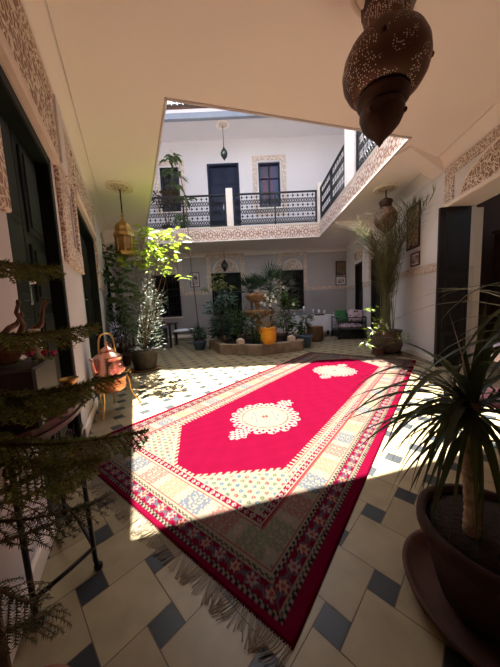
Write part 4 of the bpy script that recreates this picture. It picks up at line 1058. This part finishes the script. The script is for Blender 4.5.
# Norfolk pine, left foreground
TX,TY=-.60,.49
def pine():
    r=root('norfolk_pine',(TX,TY,0),0); tag(r,'potted Norfolk pine whose feathery branches reach in from the left edge','potted tree')
    pot(r,[(.001,.002),(.085,.002),(.092,.015),(.112,.11),(.132,.116),(.132,.15),(.119,.15),(.112,.12),(.001,.115)],'pot_red',.112,.125)
    mbt=MB(); mbt.tube([(0,0,.11),(.0,.0,.6),(.002,0,1.1),(0,0,1.62)],[.017,.013,.010,.005],8); mbt.build('trunk','bark',r)
    # branch list: tip offset in the world, start height
    tips=[((-.437,.60,1.262),1.30),((-.375,.62,1.125),1.13),((-.40,.60,.985),.985),((-.50,.50,1.0),.975),((-.36,.66,.985),1.0),((-.265,.60,.855),.90),((-.34,.52,.83),.86),((-.425,.60,.665),.72),((-.47,.66,.72),.75),((-.545,.60,.375),.45),((-.50,.50,.50),.58),((-.45,.72,.60),.66),
          ((-.55,.38,.90),.93),((-.50,.74,.93),.97),((-.80,.75,.80),.85),((-.9,.5,.6),.65),((-.85,.5,1.0),1.05)]
    for bi,(tip,z0) in enumerate(tips):
        P0=Vector((0,0,z0)); P1=Vector((tip[0]-TX,tip[1]-TY,tip[2])); d=P1-P0; L=d.length; ax=d.normalized(); side=ax.cross(Vector((0,0,1))).normalized()
        sag=.06*L+.01
        pts=[P0+d*t+Vector((0,0,-sag*math.sin(PI*t)*.6)) for t in [i/10 for i in range(11)]]
        m=MB(); m.mi=0; m.tube(pts,[.0045-.0028*i/10 for i in range(11)],5)
        m.mi=1
        def needles(Q0,Q1,Ln,step=.0011):
            dd=(Q1-Q0); l=dd.length; n=max(3,int(l/step)); u=dd.normalized(); s=u.cross(Vector((0,0,1)))
            if s.length<.05: s=Vector((1,0,0))
            s.normalize(); w=s.cross(u)
            for q in range(n):
                t=q/n; p=Q0+dd*t; a=random.uniform(-1.15,1.15)+(0 if q%2 else PI)
                o=(s*math.cos(a)+w*math.sin(a)*.8); dn=(o+u*.55).normalized()*Ln*random.uniform(.8,1.15)*(1-.3*t)
                m.v.extend([tuple(p-u*.0019),tuple(p+u*.0019),tuple(p+dn)]); k=len(m.v); m.f.append((k-3,k-2,k-1)); m.m.append(m.mi); m.sm.append(False)
        for i in range(10): needles(pts[i],pts[i+1],.018)
        lo_=z0<.8; nb=max(6,int(L/(.026 if lo_ else .015)))
        for q in range(nb):
            t=.12+.86*q/nb; i=min(9,int(t*10)); p=pts[i].lerp(pts[i+1],t*10-i)
            bl=(.095*(1-t)**.6*math.sin(min(1,t*3.0)*PI/2)+.022)*random.uniform(.85,1.15)
            for sg in (-1,1):
                dn=(side*sg*.85+ax*.62+Vector((0,0,-.25+random.uniform(-.1,.1)))).normalized()
                q0=p; q1=p+dn*bl*.55; q2=q1+(dn+Vector((0,0,-.35))).normalized()*bl*.45
                m.mi=0; m.tube([q0,q1,q2],[.0016,.0013,.0008],3,cap=False); m.mi=1; st=.0024 if lo_ else .0014; needles(q0,q1,.014,st); needles(q1,q2,.013,st)
        m.keep((TX,TY,0)).build('branch',['bark','needles_shaded' if z0<.8 else 'needles'],r)
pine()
# dracaena, right foreground
def dracaena():
    X0,Y0=.835,.80
    r=root('dracaena',(X0,Y0,0),0); tag(r,'spiky long-leaved dracaena in a worn terracotta pot, right foreground','potted plant')
    z=.045
    m=MB(); m.lathe([(.001,.002),(.20,.002),(.235,.01),(.272,.06),(.278,.078),(.270,.084),(.258,.078),(.225,.03),(.001,.022)],n=48,wob=lambda a,zz:1+.012*math.cos(a*3)); m.build('saucer','terracotta',r)
    m=MB(); m.lathe([(.001,.024),(.135,.024),(.15,.04),(.175,.12),(.205,.24),(.212,.27),(.225,.28),(.232,.30),(.230,.335),(.218,.342),(.205,.335),(.200,.31),(.001,.30)],n=48,wob=lambda a,zz:1+.01*math.cos(a*2+1)); m.build('pot','terracotta_dark',r)
    m=MB(); m.lathe([(.203,.312),(.10,.322),(.001,.328)],n=40); m.build('soil','soil',r)
    bx,by=-.085,.0
    for ti,(P,rad) in enumerate((([(bx,by,.32),(bx+.0,by,.42),(bx-.012,by+.005,.55),(bx-.012,by+.01,.70),(bx-.012,by+.01,.80)],.021),([(bx+.24,by-.05,.32),(bx+.27,by-.05,.6),(bx+.28,by-.06,.95),(bx+.28,by-.06,1.15)],.022))):
        if ti==1: P=[(.06,-.02,.32),(.10,-.03,.6),(.13,-.04,.95),(.13,-.04,1.05)]
        m=MB(); pts=[];rr=[]
        for i in range(33):
            t=i/32*(len(P)-1); k=min(len(P)-2,int(t)); f=t-k; p=Vector(P[k]).lerp(Vector(P[k+1]),f); pts.append(p); rr.append(rad*(1+.14*(i%2))*(1.15-.25*i/32))
        m.tube(pts,rr,10); m.build('trunk','bark_light',r)
    def blade(m,c,a,e,L,W,dr): m.leaf(c,rv(a,e),L,W,dr,seg=9,fold=.22,wmax=.30)
    # main crown: leaves aimed mostly left, drooping; tip targets come from the picture
    c=Vector((bx-.012,by+.01,.80))
    m=MB()
    spec=[(PI*.98,.45,.46,.9),(PI*1.0,.75,.50,1.5),(PI*1.06,.95,.52,1.9),(PI*.92,.60,.44,1.2),(PI*.88,1.05,.50,2.0),(PI*1.02,1.2,.55,2.3),(PI*1.12,.8,.50,1.9),(PI*.80,.8,.46,1.5),(PI*.75,1.15,.44,1.6),(PI*1.15,1.1,.55,2.6),(PI*1.22,.9,.52,2.4),(PI*.95,.15,.42,.8),(PI*1.03,.3,.44,1.1),
          (PI*.68,.7,.42,1.2),(PI*.6,1.0,.42,1.4),(PI*.5,.6,.44,1.0),(PI*.4,.9,.44,1.3),(PI*.3,.8,.44,1.4),(PI*.2,1.0,.46,1.6),(PI*.05,.8,.5,1.6),(-PI*.1,1.0,.5,1.8),(-PI*.25,.9,.52,2.2),(-PI*.4,1.0,.45,2.4),
          (PI*.85,1.38,.34,.35),(PI*.2,1.32,.36,.4),(PI*.5,1.42,.30,.3),(PI*1.3,1.2,.42,1.6),(PI*.15,1.2,.42,.7)]
    for k,(a,e,L,dr) in enumerate(spec): blade(m,c+Vector((0,0,-.05+.06*(k%5)/4)),a+random.uniform(-.05,.05),e,L*1.0,random.uniform(.022,.032),dr)
    for k in range(30):
        a=PI+random.gauss(0,.9); e=random.uniform(-.5,.8); L=random.uniform(.30,.48)
        blade(m,c+Vector((0,0,random.uniform(-.09,.03))),a,e,L,random.uniform(.014,.024),random.uniform(.9,2.6))
    for k in range(26):
        a=random.uniform(0,2*PI); e=random.uniform(-.3,.9); L=random.uniform(.28,.48)
        blade(m,c+Vector((0,0,random.uniform(-.09,.03))),a,e,L,random.uniform(.011,.020),random.uniform(.9,2.4))
    m.build('leaves','blade_dark',r)
    m=MB()
    c=Vector((.13,-.04,1.04))
    for k in range(46):
        a=random.uniform(0,2*PI); e=random.uniform(-.2,1.2); L=random.uniform(.35,.6)
        blade(m,c+Vector((0,0,random.uniform(-.06,.03))),a,e,L,random.uniform(.018,.028),random.uniform(1.3,2.8))
    # two long hanging leaves right of the trunk
    blade(m,Vector((-.03,-.03,.82)),-1.2,.2,.62,.034,3.2); blade(m,Vector((-.02,-.06,.80)),-1.7,-.2,.60,.034,2.8)
    m.build('leaves','blade_dark',r)
dracaena()
def leafy(m,c,R_,n,L,W,hmin=-.6,squash=1.0,drop=.5,up=.3):
    for k in range(n):
        a=random.uniform(0,2*PI); t=random.uniform(hmin,1); q=math.sqrt(max(0,1-t*t)); rr=R_*random.uniform(.45,1.0)
        p=Vector(c)+Vector((math.cos(a)*q*rr,math.sin(a)*q*rr,t*rr*squash))
        d=Vector((math.cos(a),math.sin(a),up+random.uniform(-.5,.5)))
        m.leaf(p,d,L*random.uniform(.7,1.2),W*random.uniform(.8,1.2),drop*random.uniform(.5,1.5),up=random.uniform(-.8,.8))
def twigs(m,base,ends,r0=.012,r1=.004,bend=.1):
    for e in ends:
        b=Vector(base); e=Vector(e); mid=b.lerp(e,.5)+Vector((random.uniform(-bend,bend),random.uniform(-bend,bend),bend*.5)); m.tube([b,b.lerp(mid,.6),mid,mid.lerp(e,.6),e],[r0,r0*.85,(r0+r1)/2,r1*1.3,r1],5)
# tall sunlit plant in dark pot, left
r=root('citrus_plant',(-2.12,4.92,0),0); tag(r,'tall leafy plant in a grey pot, its yellow-green top lit by the sun','potted plant')
pot(r,[(.001,.03),(.19,.03),(.21,.06),(.26,.36),(.30,.38),(.30,.44),(.27,.44),(.25,.38),(.001,.37)],'pot_grey',.25,.39)
m=MB(); m.lathe([(.001,.0),(.26,.0),(.29,.03),(.28,.032),(.24,.015),(.001,.012)],n=28); m.build('saucer','terracotta_light',r)
m=MB(); tops=[(.28,-.05,2.25),(.10,.1,2.65),(.50,-.1,2.45),(.80,-.15,2.55),(-.05,.05,2.2),(.3,.1,1.95),(.65,0,2.1)]
twigs(m,(0,0,.38),tops+[(-.25,.2,1.5),(.1,-.1,1.2)],.016,.004,.08); m.build('stems','bark',r)
m=MB()
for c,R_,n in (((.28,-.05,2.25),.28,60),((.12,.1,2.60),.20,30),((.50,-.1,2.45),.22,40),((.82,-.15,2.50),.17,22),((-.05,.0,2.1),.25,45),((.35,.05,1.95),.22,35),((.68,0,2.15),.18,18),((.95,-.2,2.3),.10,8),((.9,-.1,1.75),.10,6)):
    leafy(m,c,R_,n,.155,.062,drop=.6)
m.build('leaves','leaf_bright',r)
m=MB()
for c,R_,n in (((.05,-.05,1.55),.30,110),((.10,-.1,1.15),.34,150),((.05,-.05,.80),.34,150),((.30,-.1,1.3),.24,80),((0,0,1.85),.25,60),((.15,-.15,.62),.30,90)):
    for k in range(n*2):
        a=random.uniform(0,2*PI); rr=R_*random.uniform(.2,1); z=random.uniform(-.25,.25)
        m.leaf(Vector(c)+Vector((rr*math.cos(a),rr*math.sin(a),z)),rv(a,random.uniform(.2,1.2)),random.uniform(.05,.10),.018,.6,up=random.uniform(-1,1))
m.build('small_leaves','leaf_grey',r)
# bushes behind it
def bush(name,loc,label,cat,blobs,L,W,mat,potprof=None,potmat='pot_grey',stem=None,**kw):
    r=root(name,loc,0); tag(r,label,cat)
    z=0
    if potprof:
        R_,h=potprof; pot(r,simple_pot(R_,h),potmat,R_*.9,h*.84); z=h*.84
    m=MB(); twigs(m,(0,0,z),[ (c[0],c[1],c[2]) for c,R_,n in blobs],stem or .012,.004,.05); m.build('stems','bark',r)
    m=MB()
    for c,R_,n in blobs: leafy(m,c,R_,int(n*DENS),L,W,**kw)
    m.keep(loc).build('leaves',mat,r); return r
bush('rubber_plant',(-2.95,5.9,0),'tall dark broad-leaved plant in the shade behind the sunlit one','potted plant',[((-.1,0,1.9),.30,26),((.15,-.1,1.5),.32,30),((-.15,-.1,1.1),.32,30),((.1,0,.75),.3,26),((.0,.0,2.3),.22,14)],.24,.10,'leaf_mid',(.22,.34),'terracotta')
bush('shrub',(-2.75,5.35,0),'low feathery dark shrub in a red-brown pot, left of the grey pot','potted plant',[((0,0,.65),.28,90),((-.05,0,.95),.22,60)],.16,.018,'leaf_dark',(.17,.26),'terracotta',up=1.2)
# trailing plant near the lantern, on the wall
r=root('hanging_ivy',lw(4.05,.02,2.62),0); tag(r,'small green climbing plant on the left wall behind the brass lantern','climbing plant')
m=MB(); m.tube([(0,0,0),(.10,.03,.05),(.22,.02,-.02)],.006,5); m.build('stem','bark',r); m=MB(); leafy(m,(.15,.05,-.02),.20,42,.14,.075,hmin=-1); m.build('leaves','leaf_mid',r)
m=MB(); m.bev((-.0,-.03,-.06),(.12,.06,-.03),.005); m.build('bracket','iron',r)
# palm in patterned pot on the right
def palm():
    r=root('dry_palm',(2.93,5.33,0),0); tag(r,'tall bundle of drying palm fronds in a dark patterned pot by the right wall','potted plant')
    m=MB(); m.lathe([(.001,.05),(.20,.05),(.27,.10),(.31,.22),(.29,.36),(.26,.44),(.29,.50),(.30,.53),(.28,.53),(.25,.47),(.001,.46)],n=32); m.build('pot','pot_pattern',r)
    m=MB(); m.lathe([(.001,0),(.27,0),(.31,.03),(.30,.055),(.28,.055),(.26,.03),(.001,.02)],n=32); m.build('saucer','terracotta',r)
    m=MB(); m.lathe([(.25,.47),(.001,.49)],n=24); m.build('soil','soil',r)
    fr=[]
    for k in range(34):
        a=random.uniform(0,2*PI); sp=random.uniform(.05,.60); fr.append((a,sp,random.uniform(1.9,2.7)))
    fr+=[(-1.15,.75,2.85),(-1.3,.9,2.95),(-1.0,.6,2.8),(-1.45,.7,2.8),(-.9,.8,2.7),(2.9,.75,2.5),(3.3,.62,2.4),(3.0,.9,2.15),(-2.2,.7,2.5),(3.6,.8,2.5),(-1.7,.5,2.7)]
    L0=(2.93,5.33)
    for a,sp,L in fr:
        base=Vector((random.uniform(-.12,.12),random.uniform(-.12,.12),.47)); d=Vector((math.cos(a)*.06*sp,math.sin(a)*.06*sp,1)).normalized(); p=base.copy(); pts=[p.copy()]; ds=[d.copy()]; N=16
        out=Vector((math.cos(a),math.sin(a),-.05))
        for i in range(N):
            u=i/N; d=(d+out*sp*.11*(u**1.2)*1.6).normalized(); p=p+d*L/N
            q=Vector((p.x+L0[0],p.y+L0[1])); e=(q-WRp).dot(WRn)
            if e<.10: p=p+Vector((WRn.x,WRn.y,0))*(.10-e)
            if p.z>3.05: break
            pts.append(p.copy()); ds.append(d.copy())
        m=MB(); n_=len(pts)
        m.tube(pts,[.007-.005*i/n_ for i in range(n_)],4,smooth=False)
        for i in range(7,n_):
            for q in range(3):
                pp=pts[i-1].lerp(pts[i],q/4); dd=ds[i]; s=dd.cross(Vector((math.sin(a),-math.cos(a),.2))).normalized(); s2=dd.cross(s).normalized()
                for sg in (-1,1):
                    ld=(dd*.80+s2*sg*random.uniform(.4,.75)+s*random.uniform(-.1,.3)+Vector((0,0,-.05))).normalized()
                    m.leaf(pp,ld,random.uniform(.24,.42)*(1-.3*abs(i/n_-.6)),.013,.4,seg=2,fold=.1)
        for i_,v in enumerate(m.v):
            if v[2]>3.32: m.v[i_]=(v[0],v[1],3.32-.2*(v[2]-3.32))
        m.keep((L0[0],L0[1],0),.04).build('frond','palm_dry',r)
palm()
r=root('lily_plant',(2.62,5.02,0),0); tag(r,'low plant with white star-shaped flowers at the foot of the palm pot','flowering plant')
pot(r,simple_pot(.10,.22),'terracotta',.09,.185)
m=MB(); ends=[(-.02,-.02,.75),(.1,-.05,.62),(-.16,0,.55),(-.10,.02,1.0),(.28,-.15,.42),(-.32,-.1,.32),(.45,-.1,.40)]; twigs(m,(0,0,.18),ends,.007,.003,.04); m.build('stems','leaf_mid',r)
m=MB()
for e in ends: leafy(m,e,.11,14,.11,.030,hmin=-1)
m.build('leaves','leaf_bright',r)
for e in ends[:3]+ends[4:]+[(.02,-.06,.52),(.06,-.08,.68),(-.08,-.06,.66)]:
    m=MB()
    for k in range(6):
        a=k*PI/3; m.leaf(Vector(e)+Vector((0,-.06,0)),(math.cos(a),-.5,math.sin(a)),.050,.022,.1,seg=2)
    m.build('flower','flower_white',r)
# small bush and the long climbing stem to the upper floor
r=root('climbing_fig',(-1.72,8.45,0),0); tag(r,'long bare stem rising from a bushy pot up past the balcony to broad leaves','climbing plant')
pot(r,simple_pot(.20,.28),'pot_grey',.18,.23)
m=MB(); m.tube([(0,0,.23),(-.05,0,1.4),(-.12,0,2.6),(-.14,-.02,3.8),(-.16,0,4.6),(-.25,.0,5.3),(-.45,.02,5.9)],[.022,.018,.016,.015,.014,.012,.008],6)
twigs(m,(-.25,0,5.3),[(-.65,0,5.5),(-.55,0,6.2),(-.2,0,5.0)],.01,.004); m.build('stem','bark',r)
m=MB()
for c,n in (((-.45,0,6.0),13),((-.60,0,5.55),13),((-.30,0,5.35),8),((-.65,.05,5.9),7),((-.12,-.02,4.65),9),((-.4,0,5.15),5)):
    for k in range(n):
        a=random.uniform(0,2*PI); m.leaf(Vector(c)+rv(a,0)*.04,rv(a,random.uniform(-.2,.9)),random.uniform(.26,.40),.11,1.1,seg=4,up=random.uniform(-.5,.5))
m.build('broad_leaves','leaf_dull',r)
m=MB()
for k in range(240):
    a=random.uniform(0,2*PI); e=random.uniform(.1,1.4); m.leaf(Vector((0,0,.24))+rv(a,e)*random.uniform(.02,.30),rv(a,e),random.uniform(.14,.30),.018,.6)
m.build('bushy_leaves','leaf_dark',r)
bush('balcony_shrub',(-2.85,9.55,H1+.0),'rusty-leaved shrub in a pot standing on the balcony before the left upstairs window','potted plant',[((-.25,0,1.35),.24,50),((.2,0,1.45),.24,50),((0,0,1.15),.2,30),((.45,0,1.2),.16,24)],.17,.045,'leaf_rust',(.18,.36),'terracotta',stem=.02)
bush('balcony_fern',(-2.15,8.95,H1),'small green fern at the foot of the balcony railing on the left','potted plant',[((0,-.05,.28),.22,60),((.05,-.15,.10),.18,30)],.17,.03,'leaf_mid',(.10,.14),'terracotta',up=.8)
# plants in the fountain planter
def fan_palm(loc,label,n=14,L=.62,h=1.2,mat='fan_green'):
    r=root('fan_palm',loc,0); tag(r,label,'palm')
    m=MB(); m.tube([(0,0,0),(.01,0,h*.5),(0,0,h)],[.05,.045,.04],8); m.build('trunk','bark',r)
    m=MB()
    for k in range(n):
        a=2.4*k; e=random.uniform(.1,1.3); hub=Vector((0,0,h))+rv(a,e)*L*.55
        m.tube([(0,0,h-.02),hub],.007,4)
        d=rv(a,e); s=d.cross(Vector((0,0,1))).normalized()
        for q in range(17):
            th=(q-8)/8*1.45; dd=(d*math.cos(th)+s*math.sin(th)); m.leaf(hub,dd,L*.72,.030,.35,seg=2,fold=.3)
    m.keep(loc).build('fronds',mat,r); return r
fan_palm((.66,7.62,.17),'dark green fan palm rising tallest in the fountain planter, right of the basins',22,.74,1.45)
fan_palm((.10,8.75,.0),'smaller fan palm behind the fountain, left of the tallest one',18,.62,1.65)
def reeds(name,loc,label,n,h,mat,w=.02,spread=.5):
    r=root(name,loc,0); tag(r,label,'plant'); m=MB()
    for k in range(n):
        a=random.uniform(0,2*PI); m.leaf((random.uniform(-.08,.08),random.uniform(-.08,.08),0),rv(a,PI/2-random.uniform(0,spread)),h*random.uniform(.6,1.1),w,random.uniform(.3,1.1),seg=5)
    m.build('leaves',mat,r); return r
bush('shrub',(-.75,6.75,.17),'dark leafy shrub at the left end of the fountain planter','shrub',[((0,0,.55),.32,70),((-.15,0,.95),.28,50),((.15,0,1.2),.25,40),((-.05,.1,.3),.3,50)],.15,.06,'leaf_blue')
bush('shrub',(-.22,6.45,.17),'feathery grey-green shrub in front of the fountain basins','shrub',[((0,0,.35),.25,70),((-.1,0,.7),.25,60),((.15,0,.55),.2,40)],.13,.035,'leaf_dark')
bush('shrub',(.95,6.85,.17),'bushy plant right of the yellow pot in the fountain planter','shrub',[((0,0,.5),.30,70),((.15,0,.95),.28,55),((-.15,0,1.2),.25,45),((.3,0,.3),.2,30)],.13,.055,'leaf_mid')
bush('papyrus',(1.15,7.75,.17),'slender yellowish papyrus standing behind the fountain at the right','plant',[((0,0,1.6),.25,40),((.1,0,1.2),.25,40),((-.3,0,2.1),.12,18)],.22,.014,'leaf_grey',up=.6)
reeds('fern_clump',(-.5,7.6,.17),'tall dark fern clump behind the left part of the fountain',60,1.5,'leaf_dark',.03,.6)
reeds('fern_clump',(.15,6.35,.17),'low fern clump between the basins and the yellow pot',40,.55,'leaf_dark',.02,.9)
r=bush('frangipani',(-.88,7.55,.17),'slim young tree with pale drooping leaves left of the fountain','small tree',[((0,0,1.72),.20,14),((-.28,0,1.58),.16,9),((.25,0,1.62),.16,9),((.0,0,1.95),.12,8)],.20,.065,'leaf_pale',stem=.014,drop=1.3)
r=root('flowering_plant',(.44,5.90,.252),0); tag(r,'white-flowering plant in a bright yellow glazed pot on the planter rim','potted plant')
m=MB(); m.lathe([(.001,.0),(.11,.0),(.14,.02),(.175,.10),(.185,.18),(.175,.26),(.15,.31),(.148,.33),(.185,.375),(.19,.40),(.175,.40),(.14,.34),(.001,.32)],n=32); m.build('pot','yellow_glaze',r)
for s in (-1,1): m=MB(); m.tube([(s*.15,0,.35),(s*.20,0,.32),(s*.205,0,.27),(s*.178,0,.24)],.012,6); m.build('pot_handle','yellow_glaze',r)
m=MB(); ends=[(-.1,0,.95),(.02,0,1.12),(.12,0,1.02),(.25,0,.85),(-.25,0,.75),(-.15,0,.6),(.35,.0,1.3),(.18,-.05,.6),(-.28,0,.5)]; twigs(m,(0,0,.33),ends,.010,.004,.05); m.build('stems','bark_light',r)
m=MB()
for e in ends: leafy(m,e,.15,18,.09,.045,hmin=-1)
m.build('leaves','leaf_grey',r)
for e in [(-.14,-.08,1.0),(.0,-.1,1.08),(.08,-.1,1.02),(.05,-.12,.92),(.13,-.1,1.12),(-.05,-.1,1.15),(.38,-.05,1.32),(.60,-.05,.92),(.18,-.1,1.0),(-.08,-.12,.94)]:
    m=MB()
    for k in range(5):
        a=k*PI*.4; m.leaf(e,(math.cos(a),-.6,math.sin(a)),.055,.045,.1,seg=2)
    m.build('flower','flower_white',r)
bush('potted_shrub',(1.48,6.72,0),'small dark plant in a blue-grey glazed pot right of the fountain planter','potted plant',[((0,0,.55),.16,40),((.05,0,.75),.15,30)],.12,.04,'leaf_dark',(.20,.34),'blue_glaze')
bush('potted_shrub',(-1.45,7.1,0),'low plant in a blue bowl just left of the fountain planter','potted plant',[((0,0,.42),.20,50),((-.12,0,.55),.15,30)],.11,.04,'leaf_blue',(.20,.24),'blue_glaze')
# ------------------------------------------------------------------ light
wd=bpy.data.worlds.new('sky'); S.world=wd; wd.use_nodes=True; nt=wd.node_tree
sk=nt.nodes.new('ShaderNodeTexSky'); sk.sky_type='NISHITA'; sk.sun_disc=False; sk.sun_elevation=math.radians(62.4); sk.sun_rotation=math.radians(-4); sk.air_density=1; sk.dust_density=1.0
bg=nt.nodes['Background']; bg.inputs['Strength'].default_value=SKY; hs=nt.nodes.new('ShaderNodeHueSaturation'); hs.inputs['Saturation'].default_value=.55; nt.links.new(sk.outputs[0],hs.inputs['Color']); nt.links.new(hs.outputs[0],bg.inputs[0])
sl=bpy.data.lights.new('sun','SUN'); sl.energy=SUN; sl.color=(1,.95,.84); sl.angle=math.radians(.55)
so=bpy.data.objects.new('sun',sl); COL.objects.link(so); so.location=(0,5,12)
dv=Vector((.127,-1.775,-3.4)).normalized(); so.rotation_euler=dv.to_track_quat('-Z','Y').to_euler()
# ------------------------------------------------------------------ camera
cd=bpy.data.cameras.new('camera'); cd.sensor_fit='HORIZONTAL'; cd.sensor_width=36; cd.lens=18; cd.clip_start=.02; cd.clip_end=200
co=bpy.data.objects.new('camera',cd); COL.objects.link(co); S.camera=co
Rr=math.radians(2.57); Tt=math.atan(26.5/250)
lx=Vector((1,0,0)); ldn=Vector((0,-math.sin(Tt),-math.cos(Tt))); fw=Vector((0,math.cos(Tt),-math.sin(Tt)))
cx=lx*math.cos(Rr)+ldn*math.sin(Rr); cdn=-lx*math.sin(Rr)+ldn*math.cos(Rr)
Mx=Matrix((cx,-cdn,-fw)).transposed().to_4x4(); Mx.translation=Vector((0,0,1.15)); co.matrix_world=Mx
vs=S.view_settings; S.display_settings.display_device='sRGB'; vs.view_transform='Standard'; vs.look='None'; vs.exposure=EXPO; vs.gamma=1; vs.use_curve_mapping=False
cy=S.cycles; cy.max_bounces=14; cy.diffuse_bounces=8; cy.glossy_bounces=4; cy.transmission_bounces=6; cy.transparent_max_bounces=8; cy.sample_clamp_indirect=8; cy.use_denoising=True; cy.caustics_reflective=False; cy.caustics_refractive=False
